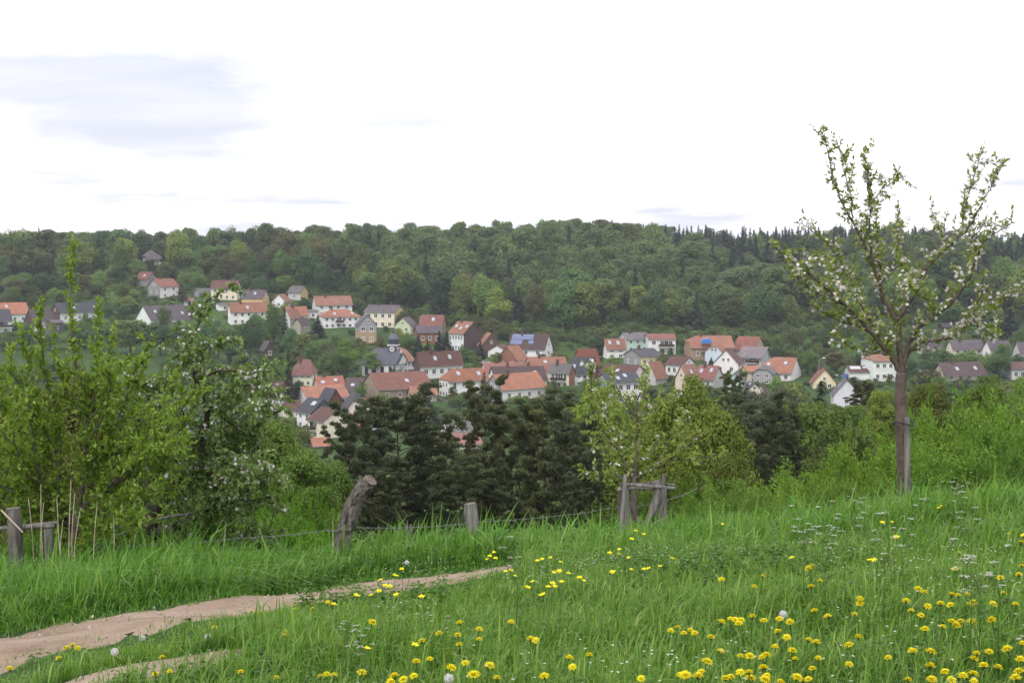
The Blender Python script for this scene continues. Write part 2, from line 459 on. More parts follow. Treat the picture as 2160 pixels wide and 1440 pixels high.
def gpts(pairs): return [ground_hit(*p) for p in pairs]
up1 = gpts([(-330, 1385), (-160, 1368), (0, 1345), (150, 1316), (300, 1289), (500, 1258), (700, 1236), (880, 1216), (1000, 1202), (1080, 1193)])
lo1 = gpts([(-330, 1500), (-160, 1456), (0, 1412), (100, 1386), (300, 1342), (500, 1303), (700, 1272), (880, 1246), (985, 1226), (1075, 1209)])
up2 = gpts([(-200, 1560), (60, 1468), (170, 1428), (330, 1396), (430, 1380), (545, 1366)])
lo2 = gpts([(-150, 1680), (80, 1540), (250, 1452), (400, 1420), (500, 1398), (555, 1376)])

def resample(P, n):
    P = [Vector(p) for p in P]
    L = [0]
    for i in range(1, len(P)): L.append(L[-1] + (P[i] - P[i-1]).length)
    s = np.linspace(0, L[-1], n)
    return np.stack([np.interp(s, L, [p[k] for p in P]) for k in range(3)], 1)

def rut(name, up, lo, n, seed, label):
    rng = np.random.default_rng(seed)
    U, Lo = resample(up, n), resample(lo, n)
    m = 9
    V = []
    for i in range(n):
        j0 = 0.07 * math.sin(i * 0.9 + seed) + rng.uniform(-0.1, 0.1)
        for k in range(m):
            t = k / (m - 1) * 1.1 - 0.05
            if k == 0: t += j0
            if k == m - 1: t -= j0 * 0.8
            x, y = Lo[i, 0] * (1 - t) + U[i, 0] * t, Lo[i, 1] * (1 - t) + U[i, 1] * t
            edge = 1 - abs(2 * k / (m - 1) - 1)
            V.append((x, y, hz(x, y) + 0.010 - (0.02 if k in (0, m - 1) else 0) ))
    F = [(i*m+k, (i+1)*m+k, (i+1)*m+k+1, i*m+k+1) for i in range(n - 1) for k in range(m - 1)]
    o = link(name, mesh_py(name, V, F, M["path"], True))
    tag(o, label, None, None, "structure")
    return np.concatenate([U[:, :2], Lo[::-1, :2]])
poly1 = rut("path", up1, lo1, 90, 1, "trodden pinkish earth rut beside the tall grass verge")
poly2 = rut("path", up2, lo2, 50, 2, "short bare earth rut at the bottom left corner")

def inside(poly, x, y):
    x = np.asarray(x); y = np.asarray(y)
    c = np.zeros(x.shape, bool); n = len(poly); j = n - 1
    for i in range(n):
        xi, yi = poly[i]; xj, yj = poly[j]
        if abs(yj - yi) > 1e-12:
            cond = ((yi > y) != (yj > y)) & (x < (xj - xi) * (y - yi) / (yj - yi) + xi)
            c ^= cond
        j = i
    return c
_u = np.array([[p.x, p.y] for p in up1])
_l = np.array([[p.x, p.y] for p in lo1])
def up_edge(x): return np.interp(x, _u[:, 0], _u[:, 1])
def lo_edge(x): return np.interp(x, _l[:, 0], _l[:, 1])
# ------------------------------------------------------------------ houses
ORANGE = (0.375, 0.165, 0.098); RED = (0.3, 0.11, 0.078); BROWN = (0.15, 0.075, 0.065); DARKB = (0.11, 0.07, 0.07)
SLATE = (0.075, 0.078, 0.095); PURP = (0.13, 0.105, 0.125); RUST = (0.25, 0.09, 0.055); PINK = (0.33, 0.14, 0.12); GREYR = (0.16, 0.155, 0.16)
WHITE = (0.84, 0.84, 0.85); CREAM = (0.78, 0.71, 0.56); YELL = (0.7, 0.55, 0.27); GREY = (0.3, 0.3, 0.31); MINT = (0.55, 0.7, 0.62)
TAN = (0.42, 0.31, 0.2); BRICK = (0.28, 0.13, 0.09); DKW = (0.1, 0.07, 0.065); BLUE = (0.6, 0.72, 0.82); LGREY = (0.55, 0.55, 0.55); PGREEN = (0.6, 0.68, 0.45)

def frame_mesh():
    b = MB(); t = 0.1
    for a in ((-0.5, -0.5 + t, -0.5, 0.5), (0.5 - t, 0.5, -0.5, 0.5), (-0.5 + t, 0.5 - t, 0.5 - t, 0.5), (-0.5 + t, 0.5 - t, -0.5, -0.5 + t), (-0.035, 0.035, -0.5 + t, 0.5 - t)):
        b.box(a[0], a[1], -0.06, 0.05, a[2], a[3])
    return b.mesh("window_frame", M["frame"])
def pane_mesh():
    b = MB(); b.box(-0.43, 0.43, -0.02, 0.04, -0.43, 0.43); return b.mesh("window_pane", M["glass"])
def box_mesh(name, mat, x0, x1, y0, y1, z0, z1):
    b = MB(); b.box(x0, x1, y0, y1, z0, z1); return b.mesh(name, mat)
ME_FRAME, ME_PANE = frame_mesh(), pane_mesh()
ME_SILL = box_mesh("sill", M["frame"], -0.56, 0.56, -0.12, 0.05, -0.58, -0.505)
def chim_mesh():
    b = MB(); b.box(-0.35, 0.35, -0.35, 0.35, -1.3, 1.0); b.box(-0.42, 0.42, -0.42, 0.42, 1.0, 1.12)
    b.box(-0.2, 0.2, -0.2, 0.2, 1.12, 1.35); return b.mesh("chimney", M["bricks"])
ME_CHIM = chim_mesh()
def skyl_mesh():
    b = MB(); b.box(-0.55, 0.55, -0.7, 0.7, 0, 0.09); b.mi = 1; b.box(-0.46, 0.46, -0.6, 0.6, 0.085, 0.11)
    return b.mesh("skylight", [M["metal"], M["sky_glass"]])
ME_SKYL = skyl_mesh()
def door_mesh():
    b = MB(); b.box(-0.5, 0.5, -0.05, 0.05, 0, 2.1); b.box(-0.58, 0.58, -0.03, 0.04, 2.1, 2.2); return b.mesh("door", M["darkwood"])
ME_DOOR = door_mesh()
HOUSES = []       # (px0, px1, py ridge, py base, depth) for keeping sight lines free
FOOT = []         # (x, y, radius)

def add_window(p, face, L, W, u, z, w=1.0, h=1.25, sill=True):
    if face == 'f': loc, rz = ((u - 0.5) * L, -W / 2, z), 0
    elif face == 'l': loc, rz = (-L / 2, (0.5 - u) * W, z), -math.pi / 2
    else: loc, rz = (L / 2, (u - 0.5) * W, z), math.pi / 2
    o = link("window", ME_FRAME, p, loc, (0, 0, rz), (w, 1, h))
    link("pane", ME_PANE, o)
    if sill: link("sill", ME_SILL, o)
    return o

def roof_obj(p, L, W, Hh, R, hl, hr, color, ov=0.4, th=0.18, name="roof"):
    """gable (hip 0), half-hip (0..1) or full hip (1) roof; ridge along local x"""
    sl = R / (W / 2)
    Wv, Lv = W + 2 * ov, L + 2 * ov * 0.8
    z0 = Hh - ov * sl
    Rr = R + ov * sl
    def ring(dz):
        pts = []
        xl, xr = -Lv / 2, Lv / 2
        al, ar = min(hl * Wv / 2, Lv * 0.48), min(hr * Wv / 2, Lv * 0.48)
        # 0 front left eave,1 front right eave,2 back right,3 back left,4 left ridge,5 right ridge, 6..9 cut corners
        pts += [(xl, -Wv/2, z0), (xr, -Wv/2, z0), (xr, Wv/2, z0), (xl, Wv/2, z0), (xl + al, 0, z0 + Rr), (xr - ar, 0, z0 + Rr)]
        pts += [(xl, -Wv/2*hl, z0 + Rr*(1-hl)), (xl, Wv/2*hl, z0 + Rr*(1-hl)), (xr, -Wv/2*hr, z0 + Rr*(1-hr)), (xr, Wv/2*hr, z0 + Rr*(1-hr))]
        return [(a, b, c + dz) for a, b, c in pts]
    top, bot = ring(0.02 + th), ring(0.02)
    V = top + bot
    def slope(front):
        f = [0, 1] if front else [2, 3]
        if front:
            f = [0, 1] + ([8] if 0 < hr < 1 else []) + [5, 4] + ([6] if 0 < hl < 1 else [])
        else:
            f = [2, 3] + ([7] if 0 < hl < 1 else []) + [4, 5] + ([9] if 0 < hr < 1 else [])
        return f
    F = []
    for f in (slope(True), slope(False)):
        F.append(f); F.append([i + 10 for i in f][::-1])
    if hl >= 1: F += [[3, 0, 4], [14, 10, 13]]
    elif hl > 0: F += [[7, 6, 4], [14, 16, 17]]
    if hr >= 1: F += [[1, 2, 5], [15, 12, 11]]
    elif hr > 0: F += [[8, 9, 5], [15, 19, 18]]
    # fascia
    F.append([0, 10, 11, 1]); F.append([2, 12, 13, 3])
    def end(seq): return [[seq[i], seq[i+1], seq[i+1]+10, seq[i]+10] for i in range(len(seq) - 1)]
    F += end([3, 7, 6, 0] if 0 < hl < 1 else ([3, 0] if hl >= 1 else [3, 4, 0]))
    F += end([1, 8, 9, 2] if 0 < hr < 1 else ([1, 2] if hr >= 1 else [1, 5, 2]))
    return link(name, mesh_py("roof", V, F, M["roof"]), p, color=color), sl

def wall_obj(p, L, W, Hh, R, hl, hr, color, below=3.0, name="wall"):
    V = []; F = []
    for sx, h in ((-1, hl), (1, hr)):
        x = sx * L / 2
        top = [(x, -W/2*h, Hh + R*(1-h)), (x, W/2*h, Hh + R*(1-h))]
        V += [(x, -W/2, -below), (x, W/2, -below), (x, W/2, Hh), (x, -W/2, Hh)] + top
    F = [[0, 6, 9, 3], [7, 1, 2, 8]]
    F += [[1, 0, 3] + ([4] if hl > 0 else []) + ([5] if hl < 1 else []) + [2]] if 0 < hl < 1 else [[1, 0, 3, 4, 2] if hl == 0 else [1, 0, 3, 2]]
    F += [[6, 7, 8, 11, 10, 9]] if 0 < hr < 1 else [[6, 7, 8, 10, 9] if hr == 0 else [6, 7, 8, 9]]
    return link(name, mesh_py("wall", V, F, M["plaster"]), p, color=color)

def house(name, label, side, x0, x1, xg, yr, ye, yb, th, wall, roof, feat="", hips=(0, 0), W=None, gable=None, lower=None, cat="house", d=None, group="village houses", ov=0.4):
    d = d or dfun(yb)
    s = d / FPX
    t = rad(th)
    if (x1 - x0) * s / math.cos(t) < 6.5 and W is None:      # gable end towards the viewer
        t = max(t, math.acos(min(1, (x1 - x0) * s / 6.5)))
    L = max(4.0, (x1 - x0) * s / math.cos(t))
    if W is None: W = abs(xg - (x1 if side == 'R' else x0)) * s / math.sin(t)
    W = max(3.0, W)
    delta = (yb - 560) / FPX
    Hh = (yb - ye) * s
    R = max(0.5, (ye - yr) * s - W / 2 * math.cos(t) * delta)
    cx = x1 if side == 'R' else x0
    phi = math.atan((cx - 1080) / FPX)
    c = at(cx, yb, d)
    r = Vector((math.cos(phi), -math.sin(phi))); f = Vector((math.sin(phi), math.cos(phi)))
    if side == 'R':
        lx = r * math.cos(t) - f * math.sin(t); ly = r * math.sin(t) + f * math.cos(t)
        ctr = Vector((c.x, c.y)) - lx * (L / 2) + ly * (W / 2)
    else:
        lx = r * math.cos(t) + f * math.sin(t); ly = -r * math.sin(t) + f * math.cos(t)
        ctr = Vector((c.x, c.y)) + lx * (L / 2) + ly * (W / 2)
    p = empty(name, (ctr.x, ctr.y, c.z), math.atan2(lx.y, lx.x))
    tag(p, label, cat, group)
    HOUSES.append((min(x0, xg if xg is not None else x0) - 3, max(x1, xg if xg is not None else x1) + 3, yr, yb, d))
    FOOT.append((ctr.x, ctr.y, 0.5 * math.hypot(L, W) + 1))
    rj = random.Random(sum(map(ord, label)))
    gj, vj = rj.uniform(0, .3), rj.uniform(.8, 1.1)
    av = sum(roof) / 3
    roof = tuple((q * (1 - gj) + av * gj) * vj for q in roof)        # every roof weathered differently
    wall = tuple(q * rj.uniform(.93, 1.0) for q in wall)
    hl, hr = hips
    wall_obj(p, L, W, Hh, R, hl, hr, wall)
    ro, sl = roof_obj(p, L, W, Hh, R, hl, hr, roof, ov)
    if gable:                        # differently clad gable end, set 3 cm proud
        sx = 1 if side == 'R' else -1
        h = hr if side == 'R' else hl
        b = MB(); prof = [(-W/2, 0 - 2), (W/2, -2), (W/2, Hh), (W/2*h, Hh + R*(1-h)), (-W/2*h, Hh + R*(1-h)), (-W/2, Hh)]
        prof = [(y, z) for y, z in prof]
        xa, xb = sx * (L/2 - 0.02), sx * (L/2 + 0.03)
        V = [(xa, y, z) for y, z in prof] + [(xb, y, z) for y, z in prof]; k = len(prof)
        Fs = [list(range(k)), list(range(k, 2*k))] + [[i, (i+1) % k, (i+1) % k + k, i + k] for i in range(k)]
        link("gable_cladding", mesh_py("gable_cladding", V, Fs, M["plaster"]), p, color=gable)
    if lower:                        # lower storey of another finish, 3 cm proud
        colr, hh = lower
        b = MB(); b.box(-L/2 - 0.03, L/2 + 0.03, -W/2 - 0.03, W/2 + 0.03, -3.1, hh)
        link("base_storey", b.mesh("base_storey", M["plaster"]), p, color=colr)
    slope_len = math.hypot(W / 2, R); ang = math.atan2(R, W / 2)
    nst = max(1, round(Hh / 2.7))
    for tok in feat.split():
        k = tok[0]
        if k in 'flr' and 'x' in tok:
            body = tok[1:]; big = body.endswith('+'); body = body.rstrip('+')
            nc, nr = [int(q) for q in body.split('x')]
            for i in range(nc):
                for j in range(nr):
                    z = Hh * (j + 0.55) / nr if nr == 1 else Hh * (j + 0.54) / nr
                    span = L if k == 'f' else W
                    w = min(1.15 if not big else 1.5, span / nc * 0.55); h = min(1.35 if not big else 1.7, Hh / nr * 0.52)
                    add_window(p, k, L, W, (i + 0.5) / nc * 0.92 + 0.04, z, w, h)
        elif k == 'a':               # attic windows: al2, ar1
            n = int(tok[2:])
            for i in range(n):
                add_window(p, tok[1], L, W, 0.5 + (i - (n - 1) / 2) * 0.2, Hh + R * 0.28, 0.8, 1.0)
        elif k == 's':
            n = int(tok[1:])
            rr = random.Random(len(label) * 7 + n)
            for i in range(n):
                u = (i + 0.5) / n + rr.uniform(-0.12, 0.12); v = rr.uniform(0.35, 0.65)
                link("skylight", ME_SKYL, ro, ((u - 0.5) * L * 0.85, -W/2 * (1 - v), Hh + R * v + 0.2), (ang, 0, 0))
        elif k == 'c':
            n = int(tok[1:])
            for i in range(n):
                u = [0.3, 0.72, 0.5][i % 3]
                link("chimney", ME_CHIM, ro, ((u - 0.5) * L, 0.35 * (1 if i % 2 else -1), Hh + R + 0.15), (0, 0, 0), (1, 1, 0.9))
        elif k == 'd':
            u = float(tok[1:] or 0.5)
            link("door", ME_DOOR, p, ((u - 0.5) * L, -W/2 - 0.03, 0.1))
        elif k == 'b':               # balcony at a fraction of the facade
            u, w = [float(q) for q in tok[1:].split(',')][:2]
            zb = Hh * 0.5; xw = L * w / 2; xc = (u - 0.5) * L
            b = MB(); b.box(xc - xw, xc + xw, -W/2 - 1.5, -W/2 - 0.01, zb - 0.15, zb)
            bal = link("balcony", b.mesh("balcony_slab", M["white"]), p)
            b = MB(); b.box(xc - xw, xc + xw, -W/2 - 1.5, -W/2 - 1.42, zb + 0.1, zb + 1.0)
            b.box(xc - xw, xc - xw + 0.07, -W/2 - 1.42, -W/2 - 0.05, zb + 0.1, zb + 1.0)
            b.box(xc + xw - 0.07, xc + xw, -W/2 - 1.42, -W/2 - 0.05, zb + 0.1, zb + 1.0)
            link("balcony_rail", b.mesh("balcony_rail", M["darkwood"]), bal)
            b = MB(); b.box(xc - xw * 0.5, xc + xw * 0.5, -W/2 - 0.04, -W/2 + 0.03, zb + 0.02, zb + 2.0)
            link("balcony_door", b.mesh("balcony_door", M["glass"]), bal)
        elif k == 'p':               # rows of solar panels: p u0,u1,v0,v1,cols,rows
            u0, u1, v0, v1, nc, nr = [float(q) for q in tok[1:].split(',')]
            for i in range(int(nc)):
                for j in range(int(nr)):
                    uu = u0 + (u1 - u0) * (i + 0.5) / nc; vv = v0 + (v1 - v0) * (j + 0.5) / nr
                    pw, ph = L * (u1 - u0) / nc * 0.47, slope_len * (v1 - v0) / nr * 0.47
                    b = MB(); b.box(-pw, pw, -ph, ph, 0.02, 0.08)
                    link("solar_panel", b.mesh("solar_panel", M["sky_glass"] if 'w' in feat.split() else M["solar"]), ro,
                         ((uu - 0.5) * L, -W/2 * (1 - vv), Hh + R * vv + 0.24), (ang, 0, 0))
    # gutters and rain pipe along the front eave
    b = MB(); zg = Hh - ov * sl
    b.tube([(-L/2 - 0.2, -W/2 - ov - 0.06, zg + 0.02), (L/2 + 0.2, -W/2 - ov - 0.06, zg + 0.02)], [0.07, 0.07], 5)
    link("gutter", b.mesh("gutter", M["metal"]), ro)
    return p, L, W, Hh, R

V = "village houses"
house("house", "dark roofed house with a balcony cut by the left edge", 'L', -45, 22, -55, 653, 677, 706, 12, WHITE, SLATE, "f3x2 b.75,.5 s1 c1")
house("house", "white house with bright orange roof at the left edge", 'L', -32, 57, -44, 639, 662, 688, 14, WHITE, ORANGE, "f5x1 s1 c1")
house("house", "small white house with grey roof and dark slate gable", 'L', 72, 113, 54, 653, 676, 700, 38, WHITE, PURP, "f2x1 c2 s1", gable=DKW)
house("house", "dark boarded flat annex beside the small grey roofed house", 'L', 111, 133, 105, 676, 680, 706, 15, (0.14, 0.11, 0.13), PURP, "f1x1", cat="annex")
house("house", "long white house with dark roof behind the tall plum shoot", 'L', 127, 221, 107, 639, 659, 684, 32, WHITE, SLATE, "f6x1 s2 c1 al1", gable=DKW)
house("barn", "grey barn with rusty orange roof at the wood's edge", 'R', 288, 312, 331, 574, 588, 606, 40, GREY, RUST, "s1", cat="barn")
house("house", "white two storey house with red roof and grey gable", 'L', 338, 376, 313, 588, 604, 630, 35, WHITE, RED, "f2x2 l2x1 al2 c1", gable=GREY, lower=(BRICK, 0.1))
house("house", "small house with hipped grey roof high up in the wood", 'L', 310, 336, 305, 528, 543, 551, 15, (0.5, 0.48, 0.46), PURP, "f2x1", hips=(0.7, 0.7), W=8, ov=1.0)
house("hut", "low blue grey hut left of the cream house", 'L', 420, 446, 411, 609, 617, 628, 40, GREY, GREYR, "f1x1", cat="hut")
house("house", "cream house with plain brown roof near the wood", 'R', 446, 500, 508, 592, 607, 634, 20, CREAM, BROWN, "f4x2 ar1", cat="house")
house("shed", "small shed with orange roof and dark door", 'L', 389, 407, 386, 629, 634, 646, 15, LGREY, ORANGE, "d.5", W=4, cat="shed")
house("garage", "flat white garage below the cream house", 'L', 461, 489, 458, 640, 643, 657, 12, WHITE, GREYR, "f1x1+", W=5, cat="garage")
house("house", "long low terrace with dark grey roof and four skylights", 'L', 318, 400, 296, 645, 674, 688, 30, WHITE, PURP, "f5x1 s4", W=11, cat="house")
house("house", "yellow house with mauve brown roof and few windows", 'R', 509, 554, 568, 612, 628, 648, 28, YELL, PURP, "s1 r1x1 ar1 c2")
house("house", "long white house with orange roof half hidden by birches", 'L', 487, 563, 481, 638, 657, 686, 12, WHITE, ORANGE, "f5x2 s1 c1")
house("house", "small white house with its gable and orange roof", 'L', 602, 615, 574, 621, 636, 650, 58, WHITE, ORANGE, "f2x1 l1x1")
house("house", "modern white house with grey lean-to roof and yellow side", 'R', 608, 634, 650, 604, 616, 635, 40, LGREY, GREYR, "f1x1", gable=YELL)
house("house", "white double house with orange roof and grey left gable", 'L', 667, 743, 659, 625, 642, 670, 18, WHITE, ORANGE, "f4x2 c2", gable=LGREY)
house("house", "white hip roofed house with balcony in the middle", 'L', 680, 760, 675, 653, 668, 694, 10, WHITE, ORANGE, "f6x2 b.45,.2 s2 c1", hips=(0.9, 0.9), W=9)
house("house", "tall grey house with two stepped orange roofs beside the spruce", 'L', 612, 634, 604, 653, 669, 700, 25, LGREY, ORANGE, "f1x3")
house("house", "house with wide orange roof behind the white box extension", 'L', 608, 649, 600, 647, 664, 680, 20, WHITE, ORANGE, "f2x1 c1")
house("hut", "small stone hut with brown roof beside the tall grey house", 'L', 634, 654, 631, 672, 682, 706, 20, (0.4, 0.35, 0.3), DARKB, "f1x2", cat="hut")
house("house", "cream double house with mauve roof and yellow right gable", 'R', 768, 832, 854, 644, 658, 694, 28, CREAM, PURP, "f4x2+ r2x2 c2 ar1", gable=YELL, lower=(DKW, 0.5))
house("house", "narrow house with grey shingled gable over brown block walls", 'R', 750, 756, 794, 664, 684, 727, 68, (0.34, 0.35, 0.36), GREYR, "r2x2+ ar2", lower=(TAN, 5.0))
house("house", "pale green house with its gable towards the valley", 'L', 866, 881, 833, 670, 686, 706, 62, PGREEN, PURP, "l2x1 al1 f1x1")
house("house", "house with red tiled roof and a wide eyelid dormer", 'R', 884, 932, 941, 665, 685, 706, 20, TAN, RED, "f3x1 s1")
house("workshop", "old brick workshop with flat mauve roof", 'L', 882, 932, 878, 688, 701, 728, 10, BRICK, PURP, "f3x1", W=9, cat="workshop")
house("house", "white house with orange roof and huge dark clad gable", 'R', 946, 978, 1019, 679, 703, 745, 48, WHITE, ORANGE, "f5x2 s3 c1", gable=DKW)
house("barn", "dark brown barn with its gable beside a spruce", 'R', 1008, 1016, 1057, 703, 728, 752, 66, DKW, ORANGE, "ar1", gable=(0.12, 0.08, 0.07), cat="barn")
house("house", "white house with rows of solar panels on its brown roof", 'R', 1070, 1149, 1166, 705, 735, 756, 26, WHITE, DARKB, "f3x1 r1x1 ar1 c1 p.04,.62,.55,.92,10,2 p.04,.35,.2,.52,5,2 p.52,.66,.25,.5,3,1", cat="house")
house("house", "low white wing with its gable left of the solar roof", 'L', 1068, 1080, 1045, 728, 741, 757, 60, WHITE, BROWN, "", W=7)
house("barn", "brick barn with orange roof in front of the solar roof", 'L', 1092, 1115, 1047, 730, 760, 772, 56, WHITE, ORANGE, "l2x1", gable=BRICK, cat="barn")
house("house", "white house with orange half-hipped roof beside the church tower", 'L', 852, 873, 842, 734, 761, 790, 35, WHITE, ORANGE, "f3x2 l2x2", hips=(0.4, 0.2), W=11)
house("house", "long white house with brown roof and two dark chimneys", 'L', 887, 978, 873, 743, 770, 802, 30, WHITE, BROWN, "f5x1+ s2 c2", gable=DKW)
house("barn", "big old barn with mottled brown tile roof", 'L', 799, 915, 788, 786, 821, 850, 22, (0.33, 0.26, 0.2), RUST, "f4x1 s1", W=13, cat="barn")
house("shed", "lean-to with bright orange roof against the old barn", 'L', 869, 922, 865, 815, 832, 852, 14, (0.4, 0.34, 0.28), ORANGE, "f2x1", W=5, cat="shed")
house("house", "large white house with long orange hipped roof", 'L', 946, 1032, 926, 779, 803, 842, 28, WHITE, ORANGE, "f4x2 l3x2 s2", hips=(0.85, 0.3))
house("house", "white house with steep orange roof and grey gable", 'L', 1060, 1154, 1021, 790, 821, 852, 42, WHITE, ORANGE, "f4x1 c1 al2", gable=GREY)
house("house", "long house with grey brown roof behind the steep orange roof", 'L', 1045, 1155, 1040, 773, 803, 818, 10, WHITE, DARKB, "s2 c2 f6x1", W=12)
house("house", "red roofed row house left of the long grey brown roof", 'L', 1026, 1118, 1022, 765, 786, 806, 10, WHITE, RED, "f5x1 c1", W=10)
house("house", "row house with long orange roof and one skylight", 'L', 1120, 1198, 1116, 753, 781, 806, 10, CREAM, ORANGE, "f4x1 s1 c2", W=11)
house("house", "red brown barn-like house at the foot of the wood", 'L', 1226, 1266, 1208, 737, 768, 784, 40, BRICK, RUST, "al1", cat="house")
house("house", "house with grey roof and two skylights behind blossom twigs", 'R', 1200, 1242, 1262, 754, 787, 818, 30, WHITE, SLATE, "f3x2 s3", gable=BROWN)
house("house", "cream house with balcony and brick right wall", 'R', 1158, 1200, 1212, 768, 785, 822, 28, CREAM, GREYR, "f3x2 b.5,.7 c1", gable=BRICK)
house("house", "white house with light orange roof and two skylights", 'L', 1280, 1320, 1272, 715, 734, 757, 22, WHITE, ORANGE, "f2x2+ s2")
house("house", "mint green house with grey roof", 'L', 1322, 1368, 1305, 702, 715, 744, 30, MINT, GREYR, "f3x2 c1", gable=LGREY)
house("house", "white house with red roof and dark balcony beside the mint one", 'L', 1368, 1425, 1365, 704, 715, 748, 8, WHITE, RED, "f3x2+ b.65,.55", W=10)
house("house", "pale yellow house with slate roof and grey left gable", 'L', 1351, 1395, 1315, 736, 751, 778, 38, (0.75, 0.64, 0.4), SLATE, "f3x1 l2x1 c1", gable=GREY)
house("house", "white house with brown roof and three wide windows", 'R', 1404, 1441, 1466, 753, 769, 796, 30, WHITE, BROWN, "f3x1+ ar1")
house("house", "house with brown roof and plain white right gable", 'R', 1262, 1334, 1364, 770, 792, 820, 25, WHITE, BROWN, "f3x1 s1")
house("house", "house with orange roof and grey pointed left gable", 'L', 1383, 1407, 1355, 764, 795, 815, 42, LGREY, ORANGE, "al1 l1x1")
house("house", "white house with grey roof and glazed blue balcony", 'L', 1283, 1352, 1258, 787, 807, 855, 30, WHITE, SLATE, "f4x2+ b.15,.3 s2 c1", gable=(0.3, 0.36, 0.42))
house("house", "cottage with orange roof and cream gable among the treetops", 'L', 1450, 1478, 1424, 770, 800, 828, 40, (0.72, 0.62, 0.5), ORANGE, "f2x1 s1 al1")
house("house", "house with pink tile roof beside the orange cottage", 'R', 1466, 1504, 1526, 772, 798, 822, 30, LGREY, PINK, "s2 c1 f2x1")
house("farmhouse", "long farmhouse with orange roof behind the blue house", 'L', 1458, 1548, 1452, 708, 733, 760, 12, (0.4, 0.27, 0.2), ORANGE, "f4x1 s1 c2", hips=(0.5, 0), W=12, cat="farmhouse")
house("barn", "orange roofed barn with pale stone right gable", 'R', 1548, 1592, 1613, 711, 737, 758, 32, LGREY, RED, "", gable=(0.55, 0.46, 0.36), cat="barn")
house("house", "tall light blue house with clipped gable", 'L', 1524, 1532, 1487, 724, 743, 772, 66, BLUE, ORANGE, "al2", hips=(0.35, 0.35))
house("house", "tall white house with brown roof and pointed gable", 'L', 1557, 1569, 1505, 738, 767, 792, 62, WHITE, BROWN, "l2x1 al2")
house("house", "modern grey house with long mauve pent roof", 'R', 1560, 1606, 1616, 732, 752, 780, 20, (0.5, 0.52, 0.56), (0.24, 0.2, 0.21), "f4x1+ b.6,.5", W=9, ov=0.9)
house("house", "house with broad orange hipped roof and white walls", 'R', 1602, 1668, 1676, 754, 787, 806, 15, WHITE, ORANGE, "f4x1 s2", hips=(0.5, 0.1), W=12)
house("house", "grey rendered house with clipped gable before the orange roof", 'L', 1628, 1636, 1588, 772, 787, 812, 66, (0.36, 0.36, 0.37), GREYR, "l2x2", hips=(0.45, 0.3))
house("annex", "narrow cream annex with orange roof beside the grey house", 'L', 1575, 1588, 1572, 772, 783, 808, 15, CREAM, ORANGE, "f1x2", W=6, cat="annex")
house("barn", "barn with mint green sheet wall", 'L', 1566, 1574, 1532, 787, 808, 830, 66, (0.5, 0.66, 0.6), GREYR, "", cat="barn")
house("house", "cream gabled cottage with slate roof among the treetops", 'R', 1567, 1578, 1604, 808, 822, 850, 52, CREAM, SLATE, "r1x1 s1 ar1")
house("house", "small house with brown roof right of the slate cottage", 'L', 1603, 1622, 1596, 816, 834, 850, 35, WHITE, BROWN, "s1")
house("house", "cream house with steep red roof beside the street lamp", 'R', 1708, 1715, 1762, 778, 806, 822, 62, (0.8, 0.72, 0.5), RED, "r2x1 ar1 c1")
house("house", "white gabled house in front of the solar garage", 'R', 1752, 1758, 1813, 800, 832, 862, 64, (0.72, 0.74, 0.78), GREYR, "r1x1 s1")
house("house", "white house with orange hipped roof behind the apple trunk", 'L', 1842, 1900, 1828, 745, 761, 806, 22, WHITE, ORANGE, "f4x2 l1x1", hips=(0.8, 0.8), W=10)
house("garage", "low white building with solar strips on brown roof", 'L', 1792, 1850, 1788, 771, 784, 802, 12, WHITE, BROWN, "w p.05,.45,.3,.8,1,2 p.5,.88,.4,.8,1,1", W=8, cat="building")
house("house", "chalet with wide brown roof and timber lower wall", 'L', 1994, 2074, 1970, 765, 787, 806, 32, CREAM, DARKB, "f4x1 s2 c1 al1", ov=0.9, lower=(DKW, 0.4))
house("house", "brown roofed house with glazed porch at the right edge", 'L', 2134, 2190, 2128, 763, 778, 802, 14, LGREY, BROWN, "f4x1+", W=10)
house("house", "yellowish house with long mauve roof on the right slope", 'L', 2010, 2073, 1996, 718, 735, 750, 30, CREAM, PURP, "f4x1 c1")
house("house", "house with white gable next to the long mauve roof", 'L', 2090, 2132, 2073, 719, 738, 756, 32, WHITE, PURP, "f3x1 l1x1")
house("house", "mauve roofed house cut by the right edge", 'L', 2152, 2195, 2137, 722, 742, 762, 35, LGREY, PURP, "f2x1 l1x1")
house("house", "mauve roofed house partly behind the apple branch", 'L', 1945, 1985, 1935, 715, 731, 748, 25, LGREY, PURP, "f2x1")
house("hut", "dark timber hut on the right hand meadow slope", 'L', 1988, 2008, 1984, 682, 688, 697, 20, DKW, SLATE, "", W=4, cat="hut")
house("villa", "cream villa with pink brown hipped roof and framed windows", 'R', 618, 658, 669, 759, 786, 816, 22, CREAM, PINK, "f3x2+ r1x2 c1", hips=(0.85, 0.85), cat="villa")
house("house", "house with orange red roof and a grey dormer box", 'L', 672, 727, 668, 794, 817, 832, 8, LGREY, RED, "s2 c1 f3x1", W=10)
house("house", "house with dark grey roof between red roof and old barn", 'R', 727, 781, 785, 797, 822, 838, 8, LGREY, DARKB, "s2 f3x1", W=11)
house("house", "orange roofed cottage with white left gable in a garden", 'L', 650, 738, 636, 815, 840, 862, 28, WHITE, ORANGE, "f4x1 s1 al1", W=8)
house("barn", "dark barn with wine red boarded gable", 'R', 672, 693, 723, 821, 846, 872, 46, DKW, SLATE, "", gable=(0.13, 0.045, 0.04), cat="barn")
house("house", "brown roofed house with white edge behind the old apple tree", 'R', 556, 600, 607, 805, 838, 862, 18, WHITE, BROWN, "f2x1 c1", W=9)
